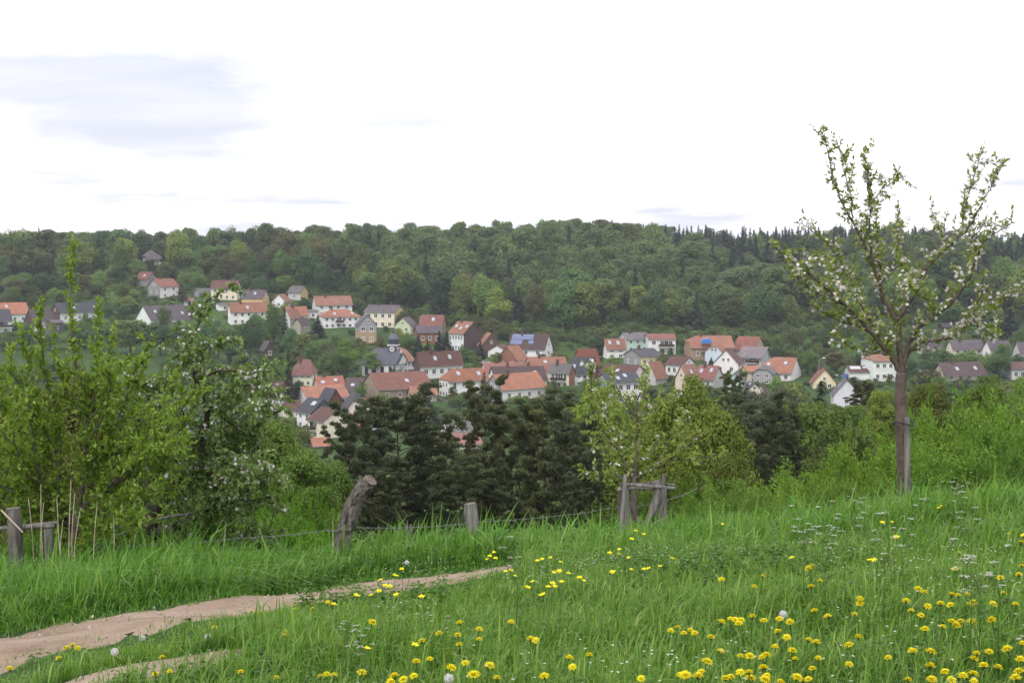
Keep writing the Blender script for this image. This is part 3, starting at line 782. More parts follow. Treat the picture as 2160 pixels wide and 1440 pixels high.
house("house", "grey gabled house behind the old apple tree", 'L', 604, 610, 574, 833, 854, 880, 64, LGREY, PURP, "l1x1")
house("house", "low house with red brown roof beside the white slate house", 'L', 602, 638, 598, 845, 864, 884, 14, CREAM, BROWN, "f2x1 c1", W=8)
house("house", "white house with black roof and one large roof panel", 'R', 626, 656, 708, 842, 870, 908, 56, WHITE, SLATE, "f2x2 p.55,.85,.45,.75,1,1 w", gable=(0.09, 0.1, 0.12))
house("house", "cream farmhouse with clipped gable and grey roof", 'R', 716, 728, 786, 829, 868, 895, 60, (0.8, 0.7, 0.58), SLATE, "r2x1 ar2", hips=(0.35, 0.4))
house("house", "cream front house with brown roof and timber balcony", 'R', 648, 682, 746, 862, 888, 930, 52, CREAM, BROWN, "f1x2+ b.3,.5", gable=(0.8, 0.75, 0.62))
house("house", "house with red roof right of the cream front house", 'R', 732, 768, 790, 868, 906, 928, 30, WHITE, RED, "f3x1", W=8)
house("house", "house with salmon tile roof behind the first pines", 'L', 774, 812, 768, 840, 866, 884, 14, WHITE, ORANGE, "f2x1", W=9)
house("shed", "low shed with orange roof below the cream front house", 'L', 662, 694, 658, 924, 940, 952, 14, TAN, ORANGE, "", W=5, cat="shed")
house("house", "house with grey slate roof between the pines", 'L', 950, 1000, 943, 888, 918, 934, 18, WHITE, GREYR, "f3x1 s1", W=8)
house("house", "house with pale orange roof in front of the grey one", 'L', 926, 1015, 922, 915, 937, 950, 8, LGREY, PINK, "f4x1", W=7, d=318)
house("house", "white cottage with orange roof glimpsed between two pines", 'R', 866, 880, 892, 868, 880, 902, 40, WHITE, ORANGE, "r1x1")
house("hut", "timber hut with dark roof among the birches", 'R', 548, 560, 571, 720, 736, 754, 45, DKW, PURP, "r1x1", cat="hut")
house("shed", "low dark shed with flat roof below the white hip roofed house", 'L', 672, 700, 669, 735, 739, 752, 10, DKW, GREYR, "", W=4, cat="shed")
house("house", "white box-like house wing behind the spruce", 'L', 650, 659, 647, 654, 657, 674, 12, WHITE, GREYR, "f1x1", W=6, cat="annex")
# ------------------------------------------------------------------ church
def church():
    d = dfun(797); s = d / FPX
    p = empty("church")
    tag(p, "white church with slate roof and slate clad clock tower", "church")
    # nave: facade px 762..832, right gable 832..847
    t = rad(24); L = 70 * s / math.cos(t); W = 9.5
    cx = 833; phi = math.atan((cx - 1080) / FPX); c = at(cx, 797, d)
    r = Vector((math.cos(phi), -math.sin(phi))); f = Vector((math.sin(phi), math.cos(phi)))
    lx = r * math.cos(t) - f * math.sin(t); ly = r * math.sin(t) + f * math.cos(t)
    ctr = Vector((c.x, c.y)) - lx * (L / 2) + ly * (W / 2)
    p.location = (ctr.x, ctr.y, c.z); p.rotation_euler = (0, 0, math.atan2(lx.y, lx.x))
    HOUSES.append((762, 850, 690, 797, d)); FOOT.append((ctr.x, ctr.y, 9))
    Hh = (797 - 768) * s; R = (768 - 735) * s - 0.35
    wall_obj(p, L, W, Hh, R, 0.6, 0, WHITE)
    ro, sl = roof_obj(p, L, W, Hh, R, 0.6, 0.35, (0.105, 0.115, 0.145))
    for u in (0.14, 0.38, 0.62, 0.86):
        w = empty("window"); w.parent = p; w.location = ((u - 0.5) * L, -W/2 - 0.02, Hh * 0.5)
        b = MB(); n = 8
        pr = [(-0.55, -1.5), (0.55, -1.5)] + [(0.55 * math.cos(math.pi*k/n), 0.9 + 0.55*math.sin(math.pi*k/n)) for k in range(n + 1)]
        b.poly([(x, -0.01, z) for x, z in pr] + [(x, 0.05, z) for x, z in pr], [list(range(len(pr)))] + [[i, (i+1) % len(pr), (i+1) % len(pr) + len(pr), i + len(pr)] for i in range(len(pr))])
        link("pane", b.mesh("arched_pane", M["glass"]), w)
        b = MB(); q = [(x*1.18, -0.03, 0.0 + z*1.06) for x, z in pr]
        b.poly(q + [(x, -0.03, z) for x, z in pr], [[i, (i+1) % len(pr), (i+1) % len(pr) + len(pr), i + len(pr)] for i in range(len(pr))])
        link("surround", b.mesh("arch_surround", M["frame"]), w)
    # brown corner strips and white pediment over the front
    b = MB()
    for y in (-W/2, W/2): b.box(L/2 - 0.3, L/2 + 0.06, y - 0.35 if y < 0 else y - 0.25, y + 0.25 if y < 0 else y + 0.35, -2, Hh)
    link("corner_strip", b.mesh("corner_strip", M["bricks"]), p)
    b = MB(); wv = W * 0.42
    b.poly([(L/2 + 0.7, -wv, Hh - 0.1), (L/2 + 0.7, wv, Hh - 0.1), (L/2 + 0.7, 0, Hh + 2.9), (L/2 - 2.5, -wv, Hh - 0.1), (L/2 - 2.5, wv, Hh - 0.1), (L/2 - 2.5, 0, Hh + 2.9)],
           [(0, 1, 2), (5, 4, 3), (0, 3, 4, 1)])
    ped = link("pediment", b.mesh("pediment", M["white"]), p)
    b = MB()
    b.poly([(L/2 + 0.95, -wv - .3, Hh - .25), (L/2 + 0.95, 0, Hh + 3.05), (L/2 - 2.6, 0, Hh + 3.05), (L/2 - 2.6, -wv - .3, Hh - .25),
            (L/2 + 0.95, wv + .3, Hh - .25), (L/2 - 2.6, wv + .3, Hh - .25)], [(0, 1, 2, 3), (1, 4, 5, 2)])
    link("pediment_roof", b.mesh("pediment_roof", M["roof"]), ped, color=SLATE)
    add_window(p, 'r', L, W, 0.5, Hh * 0.55, 1.1, 1.9)
    # tower
    tw = 23 * s / 2 / 1.18
    zt = lambda py: (797 - py) * s - 0.25
    tx = L/2 - 2.6
    T = empty("tower"); T.parent = p; T.location = (tx, 0.2, 0); T.rotation_euler = (0, 0, rad(4))
    def ngon(n, rr, z): return [(rr * math.cos(2*math.pi*(k+.5)/n), rr * math.sin(2*math.pi*(k+.5)/n), z) for k in range(n)]
    def lathe(name, n, prof, mat, col=None):
        b = MB(); Vv = []
        for rr, z in prof: Vv += ngon(n, rr, z)
        Fs = [[i*n+k, i*n+(k+1) % n, (i+1)*n+(k+1) % n, (i+1)*n+k] for i in range(len(prof)-1) for k in range(n)]
        Fs += [list(range(n))[::-1], [(len(prof)-1)*n+k for k in range(n)]]
        b.poly(Vv, Fs)
        return link(name, b.mesh(name, mat), T, color=col)
    q = 1.414 * tw
    SL = (0.1, 0.11, 0.14)
    lathe("shaft", 4, [(q * 1.04, Hh + 1), (q, zt(745)), (q * 0.98, zt(728.5))], M["roof"], SL)
    lathe("cornice", 4, [(q * 1.1, zt(728.5)), (q * 1.1, zt(726.5))], M["white"])
    lathe("belfry", 8, [(tw * 1.1, zt(726.5)), (tw * 1.08, zt(715))], M["roof"], SL)
    lathe("dome_roof", 8, [(tw * 1.28, zt(715.5)), (tw * 1.3, zt(714.5)), (tw * 1.12, zt(711)), (tw * 0.92, zt(708)), (tw * 0.6, zt(705)), (tw * 0.4, zt(703)), (tw * 0.36, zt(702.5))], M["roof"], (0.14, 0.15, 0.18))
    lathe("lantern", 8, [(tw * 0.3, zt(702.5)), (tw * 0.3, zt(698)), (tw * 0.42, zt(697.6)), (tw * 0.2, zt(695.5)), (tw * 0.06, zt(692.5)), (tw * 0.02, zt(690))], M["roof"], SL)
    b = MB(); z1 = zt(690); b.box(-.05, .05, -.05, .05, z1 - .3, z1 + 1.1); b.box(-.35, .35, -.045, .045, z1 + .6, z1 + .7)
    b.poly([(0.16*math.cos(a)*math.cos(e), 0.16*math.sin(a)*math.cos(e), z1 + 0.16*math.sin(e)) for e in (-1.2, -.4, .4, 1.2) for a in np.linspace(0, 5.24, 6)],
           [(i*6+k, i*6+(k+1) % 6, (i+1)*6+(k+1) % 6, (i+1)*6+k) for i in range(3) for k in range(6)])
    link("cross", b.mesh("cross", M["gold"]), T)
    for k in range(8):
        a = 2*math.pi*k/8
        b = MB(); b.box(tw*1.005, tw*1.06, -.32, .32, zt(725), zt(718))
        link("louvre", b.mesh("louvre", M["black"]), T, rot=(0, 0, a))
    for a in (-math.pi/2, 0.0):
        cl = empty("clock"); cl.parent = T; cl.rotation_euler = (0, 0, a)
        zc = zt(736); n = 20; rc = 0.74
        b = MB(); ring = [(rc*math.cos(2*math.pi*k/n), rc*math.sin(2*math.pi*k/n)) for k in range(n)]
        b.poly([(tw*1.05, y, zc + z) for y, z in ring] + [(tw*0.95, y, zc + z) for y, z in ring], [list(range(n))] + [[k, k+n, (k+1) % n + n, (k+1) % n] for k in range(n)])
        link("dial", b.mesh("dial", M["white"]), cl)
        b = MB(); rc2 = 0.4; ring = [(rc2*math.cos(2*math.pi*k/n), rc2*math.sin(2*math.pi*k/n)) for k in range(n)]
        b.poly([(tw*1.053, y, zc + z) for y, z in ring], [list(range(n))])
        link("dial_centre", b.mesh("dial_centre", M["roof"]), cl, color=(0.16, 0.17, 0.2))
        b = MB(); b.box(tw*1.055, tw*1.075, -.05, .05, zc - .08, zc + .62); b.box(tw*1.055, tw*1.07, -.05, .42, zc - .05, zc + .05)
        link("hands", b.mesh("clock_hands", M["gold"]), cl)
church()

# ------------------------------------------------------------------ small village things
def street_lamp():
    g = at(1727, 800, dfun(800)); p = empty("street_lamp", g)
    tag(p, "street lamp with curved arm behind the steep red roof", "street lamp")
    b = MB(); b.tube([(0, 0, -1), (0, 0, 5.4), (0.15, 0, 6.0), (0.7, 0, 6.4), (1.3, 0, 6.5)], [.09, .07, .06, .05, .05], 6); link("pole", b.mesh("lamp_pole", M["metal"]), p)
    b = MB(); b.tube([(1.1, 0, 6.5), (1.4, 0, 6.55), (2.0, 0, 6.5)], [.1, .2, .06], 8); link("lamp_head", b.mesh("lamp_head", M["white"]), p)
street_lamp()

def awning():
    d = dfun(756); s = d / FPX
    g = at(1490, 756, d - 3); p = empty("canopy_tent", g)
    tag(p, "blue domed canopy on posts between farmhouse and blue house", "canopy")
    z = 33 * s; w = 11 * s; n = 12
    b = MB()
    Vv = [(w * math.cos(math.pi*(k/n)), y, z + 1.4 * math.sin(math.pi*k/n)) for y in (-1.2, 1.2) for k in range(n + 1)]
    b.poly(Vv, [(k, k+1, k+n+2, k+n+1) for k in range(n)] + [list(range(n + 1)), list(range(n+1, 2*n+2))])
    link("canopy", b.mesh("canopy", M["canvas"]), p)
    for x in (-w * .95, w * .95):
        for y in (-1.1, 1.1):
            b = MB(); b.tube([(x, y, -1.5), (x, y, z + .1)], [.06, .06], 6); link("post", b.mesh("tent_post", M["metal"]), p)
    b = MB(); b.box(-w, w, -1.2, 1.2, z - 3.2, z - 3.0); link("platform", b.mesh("platform", M["darkwood"]), p)
awning()

def garden_wall():
    a = at(925, 853, 395); e = at(980, 866, 380)
    p = empty("garden_wall", (a.x, a.y, a.z)); tag(p, "low grey stone wall below the large white house", "wall")
    n = 14; rng = random.Random(5)
    dvec = Vector((e.x - a.x, e.y - a.y, 0)); ln = dvec.length; ang = math.atan2(dvec.y, dvec.x)
    p.rotation_euler = (0, 0, ang)
    b = MB()
    for i in range(n):
        x0, x1 = ln*i/n + 0.01, ln*(i+1)/n - 0.01
        zz = (e.z - a.z) * (i + .5) / n
        b.box(x0, x1, rng.uniform(-.05, .03), .45, zz - 3, zz + 1.5 + rng.uniform(-.05, .05))
    link("stonework", b.mesh("stonework", M["stone"]), p)
    b = MB()
    for i in range(n):
        zz = (e.z - a.z) * (i + .5) / n
        b.box(ln*i/n, ln*(i+1)/n - .02, -.12, .55, zz + 1.56, zz + 1.7)
    link("coping", b.mesh("coping", M["stone"]), p)
garden_wall()

def car_meshes():
    prof = [(-2.0, .35), (-2.05, .7), (-1.9, .85), (-1.35, .92), (-0.75, 1.38), (0.65, 1.42), (1.25, .98), (1.95, .85), (2.1, .6), (2.05, .35)]
    b = MB(); w = .85
    V0 = [(x, -w * (0.86 if z > 1 else 1), z) for x, z in prof]; V1 = [(x, w * (0.86 if z > 1 else 1), z) for x, z in prof]; k = len(prof)
    b.poly(V0 + V1, [list(range(k)), list(range(k, 2*k))[::-1]] + [[i, i + k, (i+1) % k + k, (i+1) % k] for i in range(k)])
    body = b.mesh("car_body", M["carpaint"])
    b = MB()
    for y in (-.80, .76): b.poly([(-1.2, y - .02, .96), (-.72, y + (.03 if y < 0 else -.03), 1.32), (.6, y + (.03 if y < 0 else -.03), 1.34), (1.1, y - .02, .98)], [(0, 1, 2, 3)])
    for (xa, za, xb, zb) in ((-1.37, .95, -.78, 1.37), (1.27, 1.0, .68, 1.4)):
        b.poly([(xa, -.66, za), (xa, .66, za), (xb, .62, zb), (xb, -.62, zb)], [(0, 1, 2, 3)])
    b.poly([(-1.15, -.872, .94), (-.72, -.76, 1.33), (.6, -.76, 1.35), (1.08, -.872, .96)], [(0, 1, 2, 3)])
    glass = b.mesh("car_glass", M["glass"])
    b = MB(); b.tube([(0, -.1, 0), (0, .1, 0)], [.31, .31], 12); b.mi = 1; b.tube([(0, -.115, 0), (0, .115, 0)], [.18, .18], 10)
    return body, glass, b.mesh("car_wheel", [M["tyre"], M["metal"]])
CB, CG, CW = car_meshes()
def car(px, py, rz, col, label):
    g = at(px, py, dfun(py)); g.z = hz(g.x, g.y)
    p = empty("parked_car", g, rz); tag(p, label, "car", "cars parked in the village")
    bd = link("body", CB, p, color=col); link("windows", CG, p)
    for x in (-1.25, 1.3):
        for y in (-.8, .8): link("wheel", CW, p, (x, y, .31))
car(1938, 787, 0.3, (0.5, 0.52, 0.55), "silver car parked on the slope below the mauve roofs")
car(1752, 796, 0.1, (0.6, 0.62, 0.6), "pale car parked near the street lamp")
car(1783, 799, 1.1, (0.05, 0.12, 0.45), "blue car beside the low solar building")
car(1022, 770, 0.5, (0.7, 0.7, 0.72), "light car parked left of the red row house")

# ------------------------------------------------------------------ tree models
def cards(C, N, sx, sy, rng, T=None):
    """quads centred at C with normals N and half sizes sx, sy"""
    n = len(C)
    N = N / (np.linalg.norm(N, axis=1, keepdims=True) + 1e-9)
    if T is None: T = rng.normal(size=(n, 3))
    T = T - (T * N).sum(1, keepdims=True) * N
    T = T / (np.linalg.norm(T, axis=1, keepdims=True) + 1e-9)
    B = np.cross(N, T)
    sx = np.broadcast_to(np.asarray(sx, float).reshape(-1, 1), (n, 1)); sy = np.broadcast_to(np.asarray(sy, float).reshape(-1, 1), (n, 1))
    V = np.stack([C - T*sx - B*sy*0.35, C - T*sx*0.1 - B*sy, C + T*sx + B*sy*0.2, C + T*sx*0.15 + B*sy], 1)
    V = V + N[:, None, :] * (rng.uniform(-0.25, 0.25, (n, 4, 1)) * sx[:, None, :])
    q = np.arange(n * 4).reshape(n, 4)
    return V.reshape(-1, 3), q

def unit(rng, n):
    v = rng.normal(size=(n, 3)); return v / np.linalg.norm(v, axis=1, keepdims=True)

def trunk_mesh(name, h, r, rng, mat, limbs=5, z0=0.25, spread=2.5, lean=0.3):
    b = MB(); R = random.Random(int(rng.integers(1e6)))
    pts = [(R.uniform(-.05, .05)*k*lean, R.uniform(-.05, .05)*k*lean, -1.5 + (h + 1.5)*k/5) for k in range(6)]
    b.tube(pts, [r*1.3, r, r*.85, r*.62, r*.4, r*.12], 7)
    for i in range(limbs):
        z = h*(z0 + (0.75 - z0)*(i + R.random())/max(1, limbs)); a = R.uniform(0, 6.28); ln = spread*R.uniform(.6, 1.0)*(1.1 - z/h)
        k = (z + 1.5)/(h + 1.5)*5; i0 = min(4, int(k)); fr = k - i0
        px_, py_ = (pts[i0][0]*(1-fr) + pts[i0+1][0]*fr, pts[i0][1]*(1-fr) + pts[i0+1][1]*fr)
        b.tube([(px_, py_, z), (px_ + math.cos(a)*ln*.5, py_ + math.sin(a)*ln*.5, z + ln*.45), (px_ + math.cos(a)*ln, py_ + math.sin(a)*ln, z + ln*.75)],
               [r*.45, r*.28, r*.08], 5)
    return b.mesh(name, mat, True)

def gen_broad(seed, h=10.0, rw=4.0, z0=0.18, nclump=38, ncard=112, card=0.26, rc=(0.3, 0.48), top=1.0, mat="leaf_wood", trunk_r=0.22, sparse=0.0):
    rng = np.random.default_rng(seed)
    zc = h * (z0 + 1) / 2; hh = h * (1 - z0) / 2
    Vs, Ts = [], []
    u = unit(rng, nclump); rr = rng.random(nclump) ** 0.38
    C = np.stack([u[:, 0]*rw*.74*rr, u[:, 1]*rw*.74*rr, zc + u[:, 2]*hh*.82*rr], 1)
    wob = 1 - 0.28*np.clip((C[:, 2] - zc)/hh, 0, 1)*top          # narrower towards the top
    C[:, 0] *= wob; C[:, 1] *= wob
    for i in range(nclump):
        r = rw * rng.uniform(*rc) * (1 - 0.25*max(0, (C[i, 2]-zc)/hh))
        n = int(ncard * rng.uniform(.7, 1.3))
        v = unit(rng, n); v[:, 2] = np.where(v[:, 2] < -0.45, -v[:, 2], v[:, 2])
        P = C[i] + v * r * (0.55 + 0.5*rng.random((n, 1))) * np.array([1, 1, .95])
        out = (P - np.array([0, 0, zc - hh*.3])); out /= np.linalg.norm(out, axis=1, keepdims=True)
        N = v*.75 + out*.3 + np.array([0, 0, .1]) + rng.normal(size=(n, 3))*.33
        sc = card * rng.uniform(.6, 1.25, n)
        V, q = cards(P, N, sc, sc*.62, rng)
        Vs.append(V); base = rng.uniform(.3, .65)
        Ts.append(np.repeat(np.clip(base + rng.normal(size=n)*.16, 0, 1), 4))
    V = np.concatenate(Vs); n = len(V)//4
    cr = mesh_np("crown", V, np.arange(n*4).reshape(n, 4), mat=M[mat], tint=np.concatenate(Ts))
    return trunk_mesh("trunk", h*.86, trunk_r, rng, M["bark_far"], 6, z0 + .05, rw*.8), cr, h, rw

def gen_spruce(seed, h=14.0, rw=2.6, layers=32, dens=1.35, mat="needle"):
    rng = np.random.default_rng(seed); Cs, Ns, Ss, Tt, Ts = [], [], [], [], []
    for i in range(layers):
        t = (i + rng.uniform(-.3, .3))/layers; z = h*(.07 + .93*t)
        r = rw*(1 - t)**.85*rng.uniform(.82, 1.1) + .12
        nb = int((5 + 8*(1 - t))*dens) + 1
        for a in rng.uniform(0, 6.283, nb):
            rb = r*rng.uniform(.75, 1.12)
            for k in np.arange(.25, 1.01, .25 if rb > 1 else .5):
                dr = np.array([math.cos(a), math.sin(a), 0])
                Cs.append(dr*rb*k + np.array([0, 0, z - .32*rb*k + rng.uniform(-.12, .12)]))
                Ns.append(np.array([dr[0]*.35, dr[1]*.35, .85]) + rng.normal(size=3)*.35)
                Tt.append(dr + np.array([0, 0, -.25]))
                Ss.append((.22 + .16*rb)*rng.uniform(.7, 1.2)); Ts.append(np.clip(.2 + .5*k + rng.normal()*.15, 0, 1))
    Cs, Ns, Ss, Tt = map(np.array, (Cs, Ns, Ss, Tt))
    V, q = cards(Cs, Ns, Ss*1.25, Ss*.62, rng, Tt)
    cr = mesh_np("crown", V, q, mat=M[mat], tint=np.repeat(Ts, 4))
    return trunk_mesh("trunk", h*.97, .18, rng, M["bark_far"], 0), cr, h, rw

def gen_pine(seed, h=13.0, rw=3.6, nbr=70, lo=0.1, mat="pine_needle"):
    """Scots pine: bare reddish stem, layered branches carrying flat needle pads"""
    rng = np.random.default_rng(seed); R = random.Random(seed)
    b = MB(); pts = []
    x = y = 0.0
    for k in range(9):
        pts.append(Vector((x, y, -2 + (h + 1.5)*k/8))); x += R.uniform(-.16, .16); y += R.uniform(-.16, .16)
    rads = [.24*(1 - .9*k/8) for k in range(9)]
    b.tube(pts, rads, 8, jit=.06, rng=R)
    Vs, Ts = [], []
    def stem(z):
        f = (z + 2)/(h + 1.5)*8; i = max(0, min(7, int(f))); return pts[i].lerp(pts[i+1], f - i)
    for i in range(nbr):
        t = lo + (1 - lo)*(i + R.random())/nbr; z = h*t*.97; p0 = stem(z)
        ln = rw*(0.55 + .55*math.sin(math.pi*min(1, (1 - t)*1.25 + .08)))*R.uniform(.55, 1.05)*(1 if t > .25 else .75)
        a = i*2.4 + R.uniform(-.5, .5); up = .1 + .75*t
        dr = Vector((math.cos(a), math.sin(a), 0))
        p1 = p0 + dr*ln*.55 + Vector((0, 0, ln*.55*up*.4)); p2 = p0 + dr*ln + Vector((0, 0, ln*up*.75))
        b.tube([p0, p1, p2], [.06*(1 - t*.6), .04*(1 - t*.6), .012], 5)
        for j in range(4 + int(3*ln/rw)):
            k = R.uniform(.4, 1.05); c = (p0.lerp(p1, k*2) if k < .5 else p1.lerp(p2, k*2 - 1)) + Vector((R.uniform(-.5, .5), R.uniform(-.5, .5), R.uniform(0, .28)))*(ln*.28)
            n = 136; rc = R.uniform(.42, .84)
            v = unit(rng, n); v[:, 2] = np.abs(v[:, 2])*.75 - .15
            P = np.array(c) + v*rc*np.sqrt(rng.random((n, 1)))*np.array([1, 1, .6])
            T = v + np.array([0, 0, .5]) + rng.normal(size=(n, 3))*.35
            N = np.cross(T, rng.normal(size=(n, 3)))
            N = N*np.sign(N[:, 2:3] + 1e-6) + np.array([0, 0, .2])
            sc = rng.uniform(.075, .14, n)
            V, q = cards(P, N, sc*1.25, sc*.5, rng, T)
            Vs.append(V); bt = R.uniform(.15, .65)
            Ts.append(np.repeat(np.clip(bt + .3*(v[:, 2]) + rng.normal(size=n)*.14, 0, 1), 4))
    V = np.concatenate(Vs); n = len(V)//4
    cr = mesh_np("crown", V, np.arange(n*4).reshape(n, 4), mat=M[mat], tint=np.concatenate(Ts))
    return b.mesh("trunk", M["bark_pine"], True), cr, h, rw

BROAD = [gen_broad(11), gen_broad(12, 11, 3.6, .15, 42, 108, .25), gen_broad(13, 9, 4.4, .12, 44, 108, .26), gen_broad(14, 12, 3.4, .2, 40, 112, .26, (.28, .42)), gen_broad(15, 10, 4.2, .16, 34, 120, .27, (.33, .5))]
SHRUB = [gen_broad(21, 4, 2.4, .02, 26, 44, .22, (.3, .5), .5, trunk_r=.08), gen_broad(22, 5, 2.2, .03, 28, 44, .24, (.3, .45), .7, trunk_r=.08), gen_broad(23, 3, 2.6, .0, 26, 40, .22, (.3, .5), .3, trunk_r=.06)]
SPRUCE = [gen_spruce(31), gen_spruce(32, 15, 2.3, 34), gen_spruce(33, 12, 2.9, 28)]
PINE = [gen_pine(41), gen_pine(42, 13, 3.3, 66, .16), gen_pine(43, 12, 4.0, 76, .06)]
MIDBROAD = [gen_broad(51, 10, 4.2, .1, 170, 160, .115, (.16, .29)), gen_broad(52, 10, 3.6, .08, 160, 160, .11, (.16, .29)), gen_broad(53, 9, 4.6, .06, 180, 160, .115, (.15, .28))]
def leaf_mesh(name, rows, mat, rng):
    """rows: list of (pos, dir, normal, length, width, tint)"""
    P = np.array([r[0] for r in rows]); D = np.array([r[1] for r in rows]); N = np.array([r[2] for r in rows])
    Ln = np.array([r[3] for r in rows])[:, None]; Wd = np.array([r[4] for r in rows])[:, None]; T = np.array([r[5] for r in rows])
    D /= np.linalg.norm(D, axis=1, keepdims=True) + 1e-9
    S = np.cross(D, N); S /= np.linalg.norm(S, axis=1, keepdims=True) + 1e-9
    N = np.cross(S, D)
    k = rng.uniform(.1, .3, Ln.shape)
    droop = rng.uniform(-.1, .3, Ln.shape)
    V = np.stack([P, P + D*Ln*.42 + S*Wd*.5 + N*Wd*k, P + D*Ln - N*Ln*droop, P + D*Ln*.42 - S*Wd*.5 + N*Wd*k], 1)
    return mesh_np(name, V.reshape(-1, 3), np.arange(len(P)*4).reshape(-1, 4), mat=mat, tint=np.repeat(np.clip(T, 0, 1), 4))


def gen_bush(seed, h=2.2, r=1.6, ncl=210, nl=66, ll=.095, mat="leaf_bush"):
    rng = np.random.default_rng(seed); R = random.Random(seed); rows = []; b = MB()
    for i in range(ncl):
        u = unit(rng, 1)[0]; u[2] = abs(u[2])*1.0; k = rng.random()**.33
        hh = h*(.8 + .2*math.sin(3*math.atan2(u[1], u[0]) + seed))
        c = np.array([u[0]*r*k, u[1]*r*k, .1 + u[2]*hh*k*.9])
        lon = rng.random() < .3 and k > .75
        cr = rng.uniform(.14, .28)
        if i % 3 == 0 or lon:
            e = Vector(c) + (Vector((u[0]*.25, u[1]*.25, .35)) if lon else Vector((0, 0, .1)))
            b.tube([(c[0]*.15, c[1]*.15, -.3), (c[0]*.6, c[1]*.6, c[2]*.6), e], [.014, .009, .003], 4, cap=False)
        base = rng.uniform(.1, .7)
        for j in range(nl):
            v = rng.normal(size=3); v /= np.linalg.norm(v)
            p = c + v*cr*rng.random()**.4*np.array([1, 1, .8])
            if lon: p = c + np.array([u[0]*.25, u[1]*.25, .38])*rng.random() + v*.06
            d = v*.6 + np.array([u[0], u[1], .25])*.5 + rng.normal(size=3)*.3
            n = np.array([u[0]*.5, u[1]*.5, .8]) + rng.normal(size=3)*.4
            L = ll*rng.uniform(.6, 1.15)
            rows.append((p, d, n, L, L*.55, base + rng.normal()*.15))
    return b.mesh("stems", M["twig"], True), leaf_mesh("leaves", rows, M[mat], rng), h, r
BUSH = [gen_bush(61), gen_bush(62, 2.0, 1.5), gen_bush(63, 2.4, 1.4), gen_bush(64, 1.8, 1.7)]
MIDSHRUB = BUSH


def tree(name, model, loc, h, w, rz, color, label, cat="tree", group=None):
    tm, cm, bh, bw = model
    p = empty(name, loc, rz); p.scale = (w / (2*bw), w / (2*bw), h / bh)
    tag(p, label, cat, group)
    link("trunk", tm, p); link("crown", cm, p, color=color)
    return p
# ------------------------------------------------------------------ scattering of uncountable growth (stuff)
import bmesh
def scatter(name, srcs, P, rot, scl, idx, label, kind="stuff"):
    col = bpy.data.collections.new(name + "_sources")
    for k, (me, color) in enumerate(srcs):
        o = bpy.data.objects.new("%s_source_%02d" % (name, k), me)
        if color is not None: o.color = (*color, 1)
        col.objects.link(o)
    me = bpy.data.meshes.new(name)
    P = np.asarray(P, np.float32)
    me.vertices.add(len(P)); me.vertices.foreach_set("co", P.ravel())
    for nm, ty, arr, key in (("rot", 'FLOAT_VECTOR', rot, "vector"), ("scl", 'FLOAT_VECTOR', scl, "vector"), ("idx", 'INT', idx, "value")):
        a = me.attributes.new(nm, ty, 'POINT')
        a.data.foreach_set(key, np.asarray(arr, np.int32 if ty == 'INT' else np.float32).ravel())
    o = link(name, me)
    ng = bpy.data.node_groups.new(name + "_scatter", 'GeometryNodeTree')
    ng.interface.new_socket("Geometry", in_out='INPUT', socket_type='NodeSocketGeometry')
    ng.interface.new_socket("Geometry", in_out='OUTPUT', socket_type='NodeSocketGeometry')
    n, l = ng.nodes, ng.links
    gi, go = n.new("NodeGroupInput"), n.new("NodeGroupOutput")
    ci = n.new("GeometryNodeCollectionInfo"); ci.inputs[0].default_value = col
    ci.inputs["Separate Children"].default_value = True; ci.inputs["Reset Children"].default_value = True
    ip = n.new("GeometryNodeInstanceOnPoints"); ip.inputs["Pick Instance"].default_value = True
    def na(nm, ty):
        x = n.new("GeometryNodeInputNamedAttribute"); x.data_type = ty; x.inputs[0].default_value = nm
        return [s for s in x.outputs if s.enabled and s.name == "Attribute"][0]
    e2r = n.new("FunctionNodeEulerToRotation")
    l.new(na("rot", 'FLOAT_VECTOR'), e2r.inputs[0]); l.new(e2r.outputs[0], ip.inputs["Rotation"])
    l.new(na("scl", 'FLOAT_VECTOR'), ip.inputs["Scale"]); l.new(na("idx", 'INT'), ip.inputs["Instance Index"])
    l.new(gi.outputs[0], ip.inputs["Points"]); l.new(ci.outputs[0], ip.inputs["Instance"])
    l.new(ip.outputs[0], go.inputs[0])
    md = o.modifiers.new("scatter", 'NODES'); md.node_group = ng
    return tag(o, label, None, None, kind)

def joined(tm, cm):
    bm = bmesh.new(); bm.from_mesh(cm)
    nf = len(bm.faces); bm.from_mesh(tm); bm.faces.ensure_lookup_table()
    for f in bm.faces[nf:]: f.material_index = 1
    me = bpy.data.meshes.new("whole_tree"); bm.to_mesh(me); bm.free()
    me.materials.append(cm.materials[0]); me.materials.append(tm.materials[0])
    return me

# ------------------------------------------------------------------ the wooded hill
TINTS = {"fresh": (1.08, 1.24, 0.85), "yellow": (1.6, 1.45, 0.8), "deep": (0.48, 0.66, 0.64), "brown": (0.95, 0.7, 0.66), "grey": (0.82, 0.72, 0.78), "olive": (0.98, 0.92, 0.62), "blue": (0.72, 1.0, 0.95)}
edge_px = [-400, 0, 140, 280, 330, 420, 520, 640, 760, 870, 1000, 1060, 1280, 1450, 1620, 1690, 1760, 1900, 2000, 2160, 2600]
edge_py = [612, 608, 604, 600, 566, 598, 606, 618, 646, 672, 690, 712, 716, 720, 722, 704, 700, 684, 668, 676, 690]
rng = np.random.default_rng(77)
pts = []
gy_ = 520.0
while gy_ < 960:
    st = 10.8 if gy_ < 800 else 10.2
    for gx_ in np.arange(-470, 470, st):
        x, y = gx_ + rng.uniform(-.42, .42)*st, gy_ + rng.uniform(-.42, .42)*st
        pts.append((x, y))
    gy_ += st
pts = np.array(pts); zz = H(pts[:, 0], pts[:, 1])
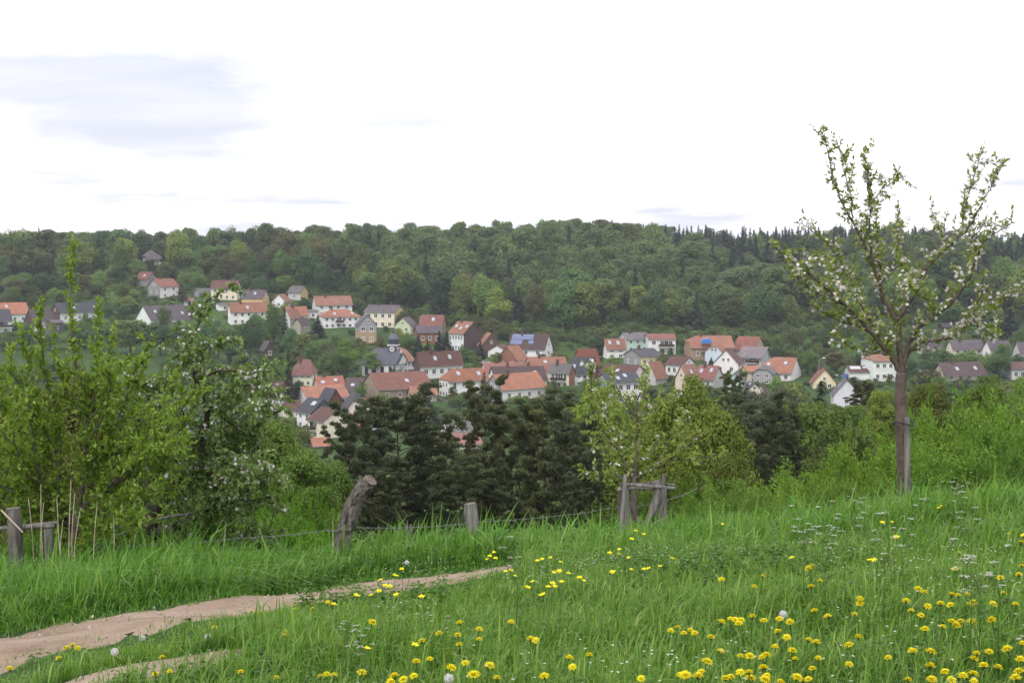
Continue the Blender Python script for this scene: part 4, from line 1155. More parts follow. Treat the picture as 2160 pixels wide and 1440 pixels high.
ppx, ppy = px_of(pts[:, 0], pts[:, 1], zz)
ok = (ppy < np.interp(ppx, edge_px, edge_py)) & (ppx > -330) & (ppx < 2490)
pts, zz, ppx, ppy = pts[ok], zz[ok], ppx[ok], ppy[ok]
cand = []
for (x, y), z, a, b in zip(pts, zz, ppx, ppy):
    u = math.sin(a/90 + y/37) + math.sin(a/47 - y/53 + 2) + rng.normal()*.8
    ridge = y > 780
    pc = .09
    if a > 1390 and y > 655 + 40*math.sin(a/70): pc = .82
    elif a > 1180 and y > 720: pc = .2
    elif a < 190 and y > 720: pc = .45
    elif a < 420: pc = .2
    elif 1350 < a < 1650: pc = .14
    if rng.random() < pc:
        kind = "spruce"; h = rng.uniform(14, 21); w = rng.uniform(6.0, 8.2)
        if ridge and a > 1330: h = rng.uniform(15, 21.5)
        tint = ["n", "n2"][rng.random() < .4]
    else:
        kind = "broad"; h = rng.uniform(11, 22); w = h*rng.uniform(.55, .95)
        if y > 800: h = rng.uniform(14, 20.5) * (1.25 if rng.random() < .14 else 1); w = h*rng.uniform(.55, .8)
        if 1380 < a < 1800 and y < 690: tint = rng.choice(["brown", "grey", "deep", "olive"], p=[.34, .26, .2, .2])
        elif u > .7: tint = rng.choice(["fresh", "yellow", "olive"], p=[.5, .3, .2])
        elif u < -.9: tint = rng.choice(["deep", "grey", "brown", "blue"], p=[.45, .15, .2, .2])
        else: tint = rng.choice(["fresh", "deep", "olive", "blue", "yellow", "brown"], p=[.26, .2, .15, .13, .1, .16])
        if 1380 < a < 1800 and y < 690: h *= .85
    s = y / FPX
    pt, pw = b - h/s, w/s/2
    bad = False
    for (h0, h1, hr_, hb, hd) in HOUSES:
        if hd > y and a + pw > h0 and a - pw < h1 and pt < hb - 3: bad = True; break
    if bad:
        continue
    if any((x - fx)**2 + (y - fy)**2 < (fr + w*.4)**2 for fx, fy, fr in FOOT): continue
    cand.append((x, y, z, a, b, h, w, kind, tint))
NT = {"n": (1, 1, 1), "n2": (1.3, 1.25, 1.05)}
# the ones that show largest: the front rows of the wood, and the skyline
cand.sort(key=lambda c: c[1])
def shows(c):                      # rough visible share: the front of the wood in each column
    return c[4] - np.interp(c[3], edge_px, edge_py)
front = sorted([c for c in cand if -40 < c[3] < 2200], key=lambda c: -shows(c) - c[5]*1.2)[:235]
fs = set(id(c) for c in front)
sky_line = {}
for c in cand:
    if id(c) in fs or not (-20 < c[3] < 2180): continue
    k = int(c[3]//34); top = c[4] - c[5]*FPX/c[1]
    if k not in sky_line or top < sky_line[k][0]: sky_line[k] = (top, c)
front += [v[1] for v in sky_line.values()]
fs = set(id(c) for c in front)
SECT = [(300, 'left of the red roofed white house'), (560, 'above the yellow house'), (760, 'above the white double house'), (960, 'above church and shingled house'), (1200, 'above the solar roof'), (1440, 'above the mint house'), (1680, 'above the long farmhouse'), (1900, 'left behind the blossoming apple'), (9999, 'right behind the blossoming apple')]
def sect(a): return next(s for lim, s in SECT if a < lim)
WORD = {"fresh": "fresh green", "yellow": "yellowish green", "deep": "deep green", "brown": "brownish, barely leafed", "grey": "greyish, barely leafed", "olive": "olive green", "blue": "cool green"}
for i, (x, y, z, a, b, h, w, kind, tint) in enumerate(front):
    on_ridge = id(front[i]) in set() or y > 790
    if kind == "spruce":
        lab = ("dark spruce on the wood's skyline " if on_ridge else "dark spruce in the hillside wood ") + sect(a)
        tree("spruce_tree", SPRUCE[i % 3], (x, y, z), h, w, rng.uniform(0, 6.28), NT[tint], lab, "tree", "spruces on the wooded hill")
    else:
        lab = WORD[tint] + (" tree on the wood's skyline " if on_ridge else " tree in the hillside wood ") + sect(a)
        tree("broadleaf_tree", BROAD[i % 5], (x, y, z), h, w, rng.uniform(0, 6.28), TINTS[tint], lab, "tree", WORD[tint] + " trees on the wooded hill")
rest = [c for c in cand if id(c) not in fs]
srcs, smap = [], {}
for tn, tc_ in TINTS.items():
    for k in range(3):
        smap[("broad", tn, k)] = len(srcs); srcs.append((joined(BROAD[(k*2 + len(srcs)) % 5][0], BROAD[(k*2 + len(srcs)) % 5][1]), tc_))
for tn, tc_ in NT.items():
    for k in range(3):
        smap[("spruce", tn, k)] = len(srcs); srcs.append((joined(SPRUCE[k][0], SPRUCE[k][1]), tc_))
RP, RR, RS, RI = [], [], [], []
for c in rest:
    x, y, z, a, b, h, w, kind, tint = c
    k = int(rng.integers(3))
    RP.append((x, y, z)); RR.append((0, 0, rng.uniform(0, 6.28)))
    f = 14.0 if kind == "spruce" else 10.4
    g = 5.2 if kind == "spruce" else 7.8
    RS.append((w/g, w/g, h/f)); RI.append(smap[(kind, tint, k)])
scatter("hillside_wood", srcs, RP, RR, RS, RI, "dense mixed wood filling the far hillside behind its front trees")

# ------------------------------------------------------------------ trees and shrubs of the village, each where the photograph has it
GV = "trees between the village houses"
def vt(px, pt, pb, wpx, kind, tint, label, Y=None, cat="tree", group=GV, name=None, seed=[0]):
    seed[0] += 1; k = seed[0]
    d = Y or dfun(pb); s = d / FPX
    loc = at(px, pb, d); g = hz(loc.x, loc.y)
    base = g if abs(g - loc.z) < 6 else loc.z
    models = {"b": BROAD, "s": SPRUCE, "u": SHRUB, "p": PINE, "m": MIDBROAD, "v": MIDSHRUB}[kind]
    top = at(px, pt - (16 if kind == 'm' else 0), d).z
    nm = name or {"b": "broadleaf_tree", "s": "spruce_tree", "u": "shrub", "p": "pine_tree", "m": "broadleaf_tree", "v": "shrub"}[kind]
    c = TINTS.get(tint) if isinstance(tint, str) else tint
    ww = max(wpx*s, (.6 if kind == 'm' else 1.15)*(top - base)) if kind in 'mv' else wpx*s
    return tree(nm, models[k % len(models)], (loc.x, loc.y, base - .2), top - base + .2, ww, k*1.7, c, label, "shrub" if kind in "uv" else cat, group)
NB = (1, 1, 1); ND = (.8, .8, .85); NR = (1.5, 1.0, .8)
vt(731, 712, 797, 62, "b", (1.25, 1.5, .7), "tall bright green tree left of the church, the upper one")
vt(700, 738, 800, 70, "b", (1.15, 1.3, .65), "broad bright green tree between villa and church")
vt(785, 738, 798, 46, "b", (1.0, 1.1, .7), "thin green tree standing before the church wall")
vt(609, 732, 862, 27, "s", (1.25, .9, .8), "tall dark brownish conifer left of the cream villa")
vt(590, 756, 818, 40, "b", (1.0, 1.25, .7), "green tree left of the tall dark conifer")
vt(671, 664, 712, 34, "s", ND, "black green spruce before the white double house")
vt(882, 704, 752, 26, "s", NB, "spruce below the green house, leftmost of the dark group")
vt(902, 714, 752, 22, "s", NB, "small spruce second in the dark group above the long brown roof")
vt(927, 696, 754, 30, "s", ND, "tall spruce third in the dark group above the long brown roof")
vt(943, 698, 754, 32, "s", (1.2, .9, .85), "broad brownish spruce, last of the dark group above the long brown roof")
vt(1013, 716, 768, 30, "s", ND, "dark spruce in front of the brown barn gable")
vt(1004, 746, 776, 28, "u", "olive", "olive shrub beside the long brown roof's right end")
vt(1046, 742, 768, 34, "u", "fresh", "green shrub below the brown barn")
vt(975, 728, 752, 20, "u", "fresh", "green garden shrub below the dark clad gable")
vt(863, 700, 745, 46, "b", "fresh", "green tree below the pale green house")
vt(838, 690, 728, 34, "u", "yellow", "yellow green shrub above the church tower")
vt(765, 722, 756, 30, "u", "olive", "low olive shrub below the shingled house")
vt(640, 700, 772, 50, "b", "olive", "olive tree above the villa roof")
vt(655, 718, 778, 48, "b", "fresh", "green tree right above the villa roof")
vt(688, 716, 762, 44, "b", "grey", "greyish bush tree above the bright green trees")
vt(612, 690, 765, 52, "b", "blue", "cool green tree above the dark conifer")
vt(577, 640, 735, 44, "b", (.9, 1.0, .75), "tall birch before the long orange roof")
vt(600, 645, 742, 34, "s", (1.5, 1.6, 1.1), "narrow greenish conifer beside the tall grey house")
vt(545, 655, 745, 50, "b", "blue", "birch-like tree hiding the long orange roof's right half")
vt(528, 668, 772, 62, "b", "deep", "large deep green tree below the white and orange house")
vt(486, 690, 790, 62, "b", "deep", "deep green tree left of the birches")
vt(560, 752, 822, 60, "b", "deep", "dark leafy tree behind the old apple crown")
vt(512, 745, 818, 70, "b", "grey", "dark bush tree right of the old apple's tip")
vt(275, 668, 748, 105, "b", "olive", "broad round tree above the left hand field")
vt(338, 676, 750, 84, "b", "deep", "dense dark tree right of the broad round tree")
vt(390, 690, 756, 70, "b", "deep", "dark tree above the field's right end")
vt(436, 672, 772, 70, "b", "blue", "tall cool green tree behind the old apple's tip")
vt(205, 690, 742, 60, "b", "blue", "cool green tree left of the broad round one")
vt(160, 695, 738, 60, "b", "deep", "dark tree behind the tall plum shoot")
vt(105, 702, 740, 60, "b", "fresh", "green tree behind the left plum shoots")
vt(50, 700, 738, 60, "b", "deep", "dark tree below the orange roofed house")
vt(5, 706, 740, 50, "b", "grey", "greyish tree at the left picture edge above the field")
vt(182, 662, 696, 34, "u", "blue", "blue green shrub in front of the long white house")
vt(348, 642, 700, 36, "b", (1.2, 1.1, 1.0), "pale leafless tree before the terrace with skylights")
vt(285, 608, 645, 36, "u", (1.3, 1.4, 1.2), "silvery shrub on the slope below the wood")
vt(240, 618, 652, 34, "u", (1.3, 1.4, 1.2), "silvery bush left of the slope path")
vt(262, 596, 640, 46, "b", "olive", "olive tree on the slope below the wood")
vt(272, 628, 662, 26, "s", (1.4, 1.5, .9), "small light conifer on the slope above the terrace")
vt(225, 640, 672, 36, "u", "deep", "dark bush on the garden slope above the white house")
vt(120, 606, 640, 44, "b", "fresh", "green orchard tree on the upper left slope")
vt(70, 600, 640, 44, "b", "olive", "olive orchard tree on the upper left slope")
vt(25, 604, 645, 50, "b", "fresh", "green orchard tree at the upper left edge")
vt(180, 576, 634, 40, "b", "brown", "brownish tree below the wood right of the plum shoot")
vt(385, 606, 645, 30, "u", (.9, .5, .5), "dark red copper bush beside the red roofed house")
vt(382, 572, 612, 22, "b", (1.8, 1.7, 1.6), "pale blossoming tree above the red roofed house")
vt(310, 634, 668, 40, "u", "olive", "scrubby bush below the grey barn")
vt(355, 632, 652, 50, "u", "fresh", "garden bushes below the red roofed white house")
vt(640, 630, 662, 48, "u", "deep", "dark hedge-like bush beside the white double house")
vt(765, 640, 680, 24, "u", "deep", "dark bush behind the shingled house")
vt(910, 640, 672, 34, "u", "fresh", "green bush above the red tiled roof")
vt(975, 650, 690, 38, "b", "fresh", "green tree above the orange roof with dark gable")
vt(1040, 670, 712, 44, "b", "brown", "brownish tree above the brown barn")
vt(956, 812, 858, 26, "b", (1.25, .8, .6), "small reddish tree before the large white house")
vt(996, 815, 856, 13, "s", ND, "slim dark cypress before the large white house")
vt(1021, 783, 860, 34, "s", (1.6, 1.6, 1.2), "loose young pine at the large white house's right corner")
vt(975, 826, 858, 18, "s", NB, "small conifer between reddish tree and cypress")
vt(1108, 838, 880, 60, "u", (.5, .65, .7), "blue grey conifer bush below the steep orange roof")
vt(1070, 842, 878, 40, "u", "deep", "dark shrub below the grey gable")
vt(1165, 800, 838, 34, "u", "deep", "dark shrub below the cream balcony house")
vt(1230, 806, 846, 34, "u", "fresh", "green shrub before the grey roofed house")
vt(1290, 752, 790, 44, "b", (1.15, 1.3, .7), "bright green tree before the mint house")
vt(1258, 795, 850, 34, "u", "fresh", "leafy bush left of the glazed blue balcony")
vt(1500, 752, 776, 16, "s", ND, "little dark conifer at the tall blue house")
vt(1612, 735, 772, 30, "u", "yellow", "yellow green tree below the pale stone gable")
vt(1565, 776, 808, 34, "u", "fresh", "green bush below the tall white gable")
vt(1640, 796, 836, 52, "u", "fresh", "green bushes below the grey rendered house")
vt(1704, 740, 792, 66, "b", (1.0, 1.15, .75), "large round green bush tree before the wood")
vt(1765, 738, 790, 60, "b", "brown", "brownish bare bush tree right of the round green one")
vt(1640, 700, 756, 34, "b", "fresh", "young green tree on the grass above the orange hipped roof")
vt(1678, 690, 752, 46, "b", "grey", "bare greyish tree on the grass below the wood")
vt(1655, 736, 764, 16, "b", (.9, .45, .35), "slim russet tree at the orange hipped roof")
vt(1735, 690, 735, 44, "b", "deep", "dark tree at the wood's foot above the round bush")
vt(1812, 744, 790, 34, "b", "deep", "dark green tree left of the orange hipped roof")
vt(1990, 733, 790, 60, "b", (.9, 1.15, .75), "round green tree left above the chalet")
vt(2040, 736, 786, 66, "b", "fresh", "green trees behind the chalet roof")
vt(2112, 722, 800, 54, "b", (.8, 1.0, .8), "tall dark green birch between chalet and edge house")
vt(1958, 734, 786, 40, "b", "grey", "grey bush left of the chalet trees")
vt(1960, 782, 812, 90, "u", "brown", "low russet hedge below the chalet")
vt(2030, 796, 820, 70, "u", "grey", "low dark shrubs under the chalet's front")
vt(2150, 745, 790, 40, "b", "deep", "dark tree at the right edge above the porch house")
vt(1860, 690, 740, 60, "b", "deep", "dark tree behind the apple fork")
vt(1925, 685, 735, 60, "b", "fresh", "green tree on the meadow behind the apple tree")
vt(2060, 640, 712, 70, "b", "blue", "cool green birch above the right hand houses")
vt(2000, 640, 690, 60, "b", "deep", "dark tree above the timber hut")
vt(2130, 650, 716, 60, "s", NB, "spruce above the houses at the right edge")
vt(1675, 806, 850, 60, "u", "yellow", "yellow green willow bush below the orange hipped roof")
vt(1560, 800, 850, 22, "s", NR, "thin conifer before the mint green barn")
vt(1590, 822, 860, 60, "u", "grey", "scrub among the lower right cottages")
vt(625, 800, 856, 40, "u", "deep", "garden hedge below the villa")
vt(762, 806, 846, 32, "u", (1.1, 1.3, .75), "round light green tree before the old barn")
vt(742, 890, 950, 34, "u", "deep", "small dark conifer-like bush beside the cream gable")
vt(800, 862, 905, 40, "u", "grey", "grey green scrub behind the first pine")
vt(905, 836, 890, 40, "s", (.9, 1, 1), "dark spruce in the garden below the white house")
vt(915, 862, 905, 46, "s", (1.0, 1.25, 1.6), "blue spruce between the two pines")
vt(960, 880, 925, 60, "u", (1.2, 1.3, .7), "light green garden bushes before the slate roof")
vt(600, 905, 960, 70, "u", "yellow", "yellow green shrubs below the white slate house")
vt(640, 898, 948, 46, "u", (1.4, 1.3, .6), "golden green bush left of the low orange shed")

def near_house(a, b):
    t = [(0, 'at the left edge'), (330, 'near the terrace with skylights'), (540, 'near the yellow house'), (720, 'near the hip roofed villa'), (870, 'near the church'), (1000, 'near the large white house'), (1140, 'near the solar roof'), (1340, 'near the mint house'), (1500, 'near the long farmhouse'), (1640, 'near the orange hipped roof'), (1800, 'near the street lamp'), (2030, 'near the chalet'), (2200, 'at the right edge')]
    return min(t, key=lambda q: abs(q[0] - a))[1]
vt(318, 545, 585, 40, "b", "deep", "dark tree hiding the foot of the small house in the wood")
vt(345, 548, 592, 34, "b", "olive", "olive tree right below the small house in the wood")
vt(290, 545, 596, 44, "b", "fresh", "green tree left below the small house in the wood")
vt(245, 560, 618, 56, "b", "deep", "dark tree on the slope left of the grey barn")
vt(210, 570, 625, 50, "b", "fresh", "green tree on the slope right of the tall plum shoot")
vt(150, 570, 622, 60, "b", "olive", "olive tree behind the tall plum shoot's tip")
vt(95, 572, 622, 60, "b", "deep", "deep green tree on the upper left slope")
vt(40, 574, 622, 60, "b", "blue", "cool green tree on the upper left slope")
vt(410, 560, 606, 50, "b", "fresh", "green tree above the low blue grey hut")
vt(470, 560, 600, 56, "b", "olive", "olive tree behind the cream house's roof")
vt(545, 572, 612, 56, "b", "deep", "deep green tree behind the yellow house")
vt(600, 578, 618, 50, "b", "fresh", "green tree behind the small white gabled house")
# fill: scattered garden shrubs that keep clear of the houses in view
k = 0; tries = 0
while k < 298 and tries < 40000:
    tries += 1
    a, b = rng.uniform(-40, 2200), rng.uniform(606, 925)
    if b < np.interp(a, edge_px, edge_py) + 3: continue
    if 735 < b < 800 and a < 380: continue
    if b > 820 and a < 540: continue
    d = dfun(b); s = d / FPX
    h = rng.uniform(2.4, 7.5 if b > 660 else 11); w = h*rng.uniform(.8, 1.3)
    pt, pw = b - h/s, w/s/2
    if any(a + pw > h0 and a - pw < h1 and ((hd > d and pt < hb - .42*(hb - hr_)) or (abs(hd - d) < 5 and abs(a - (h0 + h1)/2) < (h1 - h0)*.4)) for h0, h1, hr_, hb, hd in HOUSES): continue
    loc = at(a, b, d)
    if any((loc.x - fx)**2 + (loc.y - fy)**2 < (fr + .2)**2 for fx, fy, fr in FOOT): continue
    tn = rng.choice(["fresh", "deep", "olive", "yellow", "grey", "blue", "brown"])
    tree("shrub", (SHRUB if h < 5 else BROAD)[k % 3], (loc.x, loc.y, hz(loc.x, loc.y) - .1), h, w, k*1.3, TINTS[tn], WORD[tn] + " garden shrub between village houses " + near_house(a, b), "shrub", WORD[tn] + " garden shrubs")
    k += 1

gp_ = []
for _ in range(14000):
    a, b = rng.uniform(-60, 2220), rng.uniform(600, 930)
    if b < np.interp(a, edge_px, edge_py) - 4 or (735 < b < 800 and a < 390) or (a > 1890 and 690 < b < 790 and rng.random() < .6): continue
    d = dfun(b); s = d / FPX; h = rng.uniform(.8, 2.6)*(1.25 if b < 650 else 1)
    pt = b - h/s; loc = at(a, b, d)
    if any(a + 1.4/s > h0 and a - 1.4/s < h1 and hd > d and pt < hb - .2*(hb - hr_) for h0, h1, hr_, hb, hd in HOUSES): continue
    if any((loc.x - fx)**2 + (loc.y - fy)**2 < (fr*.9)**2 for fx, fy, fr in FOOT): continue
    gp_.append((loc.x, loc.y, hz(loc.x, loc.y) - .1, h))
    if len(gp_) > 2600: break
for _ in range(6000):
    a = rng.uniform(-60, 2220); b = np.interp(a, edge_px, edge_py) + rng.uniform(-34, 10)
    d = dfun(b); s = d / FPX; h = rng.uniform(1.8, 4.6); pt = b - h/s; loc = at(a, b, d)
    if a > 1880 and rng.random() < .5: continue
    if any(a + 2/s > h0 and a - 2/s < h1 and hd > d and pt < hb - 3 for h0, h1, hr_, hb, hd in HOUSES): continue
    if any((loc.x - fx)**2 + (loc.y - fy)**2 < fr**2 for fx, fy, fr in FOOT): continue
    gp_.append((loc.x, loc.y, hz(loc.x, loc.y) - .1, h))
    if len(gp_) > 4200: break
gsrc = [(joined(m[0], m[1]), TINTS[c]) for m in SHRUB for c in ("fresh", "olive", "deep", "grey", "brown", "blue")]
scatter("garden_growth", gsrc, [q[:3] for q in gp_], [(0, 0, rng.uniform(0, 6)) for _ in gp_], [(q[3]/3, q[3]/3, q[3]/4) for q in gp_], rng.integers(0, 18, len(gp_)), "low hedges and garden growth filling the village gaps")

# ------------------------------------------------------------------ near slope: pines and leafy trees below the fence
GP = "pines below the fence"
vt(832, 850, 1130, 190, "p", (1, 1, 1), "big dark pine right of the leaning post", 72, group=GP)
vt(748, 882, 1130, 120, "p", (.95, .95, .95), "pine directly behind the leaning post", 66, group=GP)
vt(1024, 842, 1130, 125, "p", (1.1, 1.02, .9), "pine with visible reddish stem behind the straight post", 70, group=GP)
vt(1152, 856, 1130, 150, "p", (1.1, 1.05, .85), "wide pine between straight post and tree guard", 66, group=GP)
vt(1222, 900, 1130, 130, "p", (.9, .9, .95), "low dark pine left of the young apple tree", 62, group=GP)
vt(1600, 866, 1080, 150, "p", (1, 1, 1), "dark pine right of the yellow green tree", 74, group=GP)
vt(1560, 894, 1080, 110, "p", (.9, .9, .9), "shadowy pine between yellow green tree and hedge", 70, group=GP)
vt(1655, 882, 1060, 110, "p", (.95, .95, .95), "pine beside the light green alder", 80, group=GP)
vt(1730, 800, 960, 66, "s", (1.3, 1.25, 1), "conical spruce before the cream gable", 120, group=GP)
vt(1822, 812, 950, 60, "p", (1.05, 1, .9), "small pine before the white gabled house", 110, group=GP)
vt(1543, 804, 1000, 60, "p", (1.15, 1.05, .9), "slim pine behind the yellow green tree", 110, group=GP)
vt(1020, 995, 1150, 110, "p", (.9, .92, .9), "young dark pine low behind the straight post", 58, group=GP)
vt(800, 1000, 1160, 110, "p", (.9, .92, .9), "young pine low right of the leaning post", 52, group=GP)
vt(1225, 1020, 1150, 100, "p", (.85, .9, .9), "dark young pine beside the tree guard", 50, group=GP)
vt(918, 905, 1130, 110, "p", (1.05, 1.0, .9), "lower pine filling the gap right of the big dark pine", 76, group=GP)
vt(1085, 900, 1130, 110, "p", (1.0, 1.0, .95), "lower pine between reddish stem pine and wide pine", 74, group=GP)
vt(965, 985, 1150, 120, "p", (.95, 1.0, .9), "young dark pine low left of the straight post", 56, group=GP)
GL = "leafy trees on the near slope"
YG = (1.5, 1.35, .55)
vt(1450, 788, 1110, 185, "m", YG, "large yellow green tree behind the young apple tree", 56, group=GL)
vt(1385, 850, 1110, 130, "m", (1.35, 1.3, .55), "yellow green tree left of the largest one", 62, group=GL)
vt(1500, 850, 1100, 150, "m", (1.4, 1.25, .5), "yellow green tree with dark limbs right behind the guard", 52, group=GL)
vt(1270, 806, 1080, 110, "m", (1.6, 1.5, .7), "pale yellow green tree left behind the young apple", 84, group=GL)
vt(1310, 880, 1090, 110, "m", (1.5, 1.5, .6), "low light green tree behind the tree guard", 74, group=GL)
vt(1540, 955, 1090, 120, "m", (1.4, 1.3, .5), "low golden green shrub tree left of the hedge", 46, group=GL)
vt(1350, 1000, 1140, 170, "v", (.5, .55, .38), "dim leafy bush behind the wooden guard", 44, group=GL)
vt(1460, 995, 1130, 150, "v", (.5, .55, .38), "dim leafy bush right of the wooden guard", 42, group=GL)
vt(1695, 838, 1040, 92, "m", (1.25, 1.3, .7), "light green alder between pine and spruce", 86, group=GL)
vt(1775, 862, 1020, 110, "m", (1.2, 1.2, .65), "olive green alder before the white gabled house", 74, group=GL)
vt(1860, 820, 980, 110, "m", (1.4, 1.3, .65), "pale alder left of the apple trunk", 90, group=GL)
vt(1960, 812, 960, 150, "m", (1.35, 1.1, .6), "brownish green trees behind the apple trunk", 80, group=GL)
vt(2080, 800, 960, 150, "m", (1.2, 1.25, .6), "green trees behind the hedge at the right", 78, group=GL)
vt(640, 935, 1150, 130, "m", (1.15, 1.35, .6), "bright green tree left of the leaning post", 44, group=GL)
vt(570, 870, 1160, 150, "m", (1.15, 1.25, .55), "green tree behind the old apple's right side", 48, group=GL)
vt(600, 1010, 1180, 170, "v", (.72, .85, .5), "leafy bush just left of the leaning post", 26, group=GL)
vt(505, 950, 1170, 140, "m", (1.0, 1.2, .5), "shaded green tree behind the old apple's crown", 40, group=GL)
vt(560, 1040, 1190, 150, "v", (.68, .8, .48), "low bush in front of the bright green tree", 24, group=GL)
vt(655, 1050, 1185, 110, "v", (.7, .82, .5), "small bush touching the leaning post", 28, group=GL)
vt(180, 745, 1150, 300, "m", (1.25, .95, .4), "brownish green tree behind the plum saplings", 46, group=GL)
vt(60, 800, 1160, 180, "m", (1.2, 1.0, .5), "olive tree behind the plum at the left edge", 40, group=GL)
vt(330, 860, 1170, 220, "m", (.8, 1.0, .5), "dim green tree behind plum and old apple", 36, group=GL)
vt(440, 880, 1170, 160, "m", (.85, 1.05, .5), "dim green tree inside the old apple's silhouette", 34, group=GL)
vt(690, 968, 1140, 70, "m", (1.0, 1.15, .6), "narrow green tree between bright tree and pines", 58, group=GL)

vt(1648, 842, 1000, 90, "m", (1.1, 1.2, .65), "green alder directly right of the dark pine", 98, group=GL)
vt(1748, 866, 1000, 90, "m", (1.3, 1.3, .7), "pale green willow in front of the conical spruce", 92, group=GL)
vt(1800, 858, 1000, 80, "m", (1.0, 1.15, .65), "green alder between spruce and small pine", 100, group=GL)
vt(1890, 846, 1000, 90, "m", (1.25, 1.2, .6), "yellowish alder right behind the apple trunk", 104, group=GL)
vt(1510, 836, 1000, 90, "m", (1.2, 1.2, .6), "light green tree behind the slim pine", 118, group=GL)
vt(1210, 858, 1000, 90, "m", (1.4, 1.35, .65), "pale green tree between the wide pine and young apple", 110, group=GL)
vt(640, 948, 1080, 90, "m", (1.2, 1.2, .6), "olive tree below the low orange shed", 120, group=GL)
vt(590, 930, 1080, 110, "m", (1.35, 1.3, .6), "yellow green tree right of the old apple's crown", 110, group=GL)
vt(700, 985, 1090, 60, "m", (1.0, 1.1, .6), "small green tree between shed and pines", 100, group=GL)
vt(545, 905, 1080, 90, "m", (1.1, 1.2, .6), "green tree just right of the old apple's crown", 130, group=GL)
# rough growth covering the slope below the fence
sp = []
for _ in range(1500):
    y = rng.uniform(24, 300); x = rng.uniform(-.45, .45)*y
    z = hz(x, y); a, b = px_of(x, y, z)
    h = rng.uniform(1.2, 2.6) if y < 70 else rng.uniform(2.0, 5)
    top = b - h*FPX/y
    lim = np.interp(a, [0, 250, 420, 560, 700, 780, 950, 1200, 1400, 1560, 1800, 1900, 2160], [800, 820, 890, 925, 955, 960, 945, 885, 870, 862, 866, 850, 826])
    if top < lim or (y < 62 and 660 < a < 1300) or (y < 40 and a < 1480): continue
    sp.append((x, y, z, h))
near_s = [(joined(m[0], m[1]), c) for m, c in zip(BUSH, ((.5, .58, .5), (.6, .62, .42), (.42, .5, .45), (.62, .64, .45)))]
far_s = [(joined(m[0], m[1]), c) for m in SHRUB for c in (TINTS["fresh"], TINTS["olive"], TINTS["deep"])]
si = [int(rng.integers(0, 4)) if q[1] < 90 else 4 + int(rng.integers(0, 9)) for q in sp]
scatter("slope_undergrowth", near_s + far_s, [(a, b, c - .1) for a, b, c, h in sp], [(0, 0, rng.uniform(0, 6)) for _ in sp], [(h/2.2, h/2.2, h/2.3) if i < 4 else (h/3.2, h/3.2, h/4) for i, (_, _, _, h) in zip(si, sp)], si, "tangled shrubs covering the slope below the fence")
# ------------------------------------------------------------------ foreground woody plants
def catmull(P, n=5):
    P = [Vector(p) for p in P]; out = []
    for i in range(len(P) - 1):
        p0, p1, p2, p3 = P[max(0, i-1)], P[i], P[i+1], P[min(len(P)-1, i+2)]
        for k in range(n):
            t = k/n
            out.append(0.5*((2*p1) + (p2 - p0)*t + (2*p0 - 5*p1 + 4*p2 - p3)*t*t + (3*p1 - p0 - 3*p2 + p3)*t**3))
    out.append(P[-1]); return out

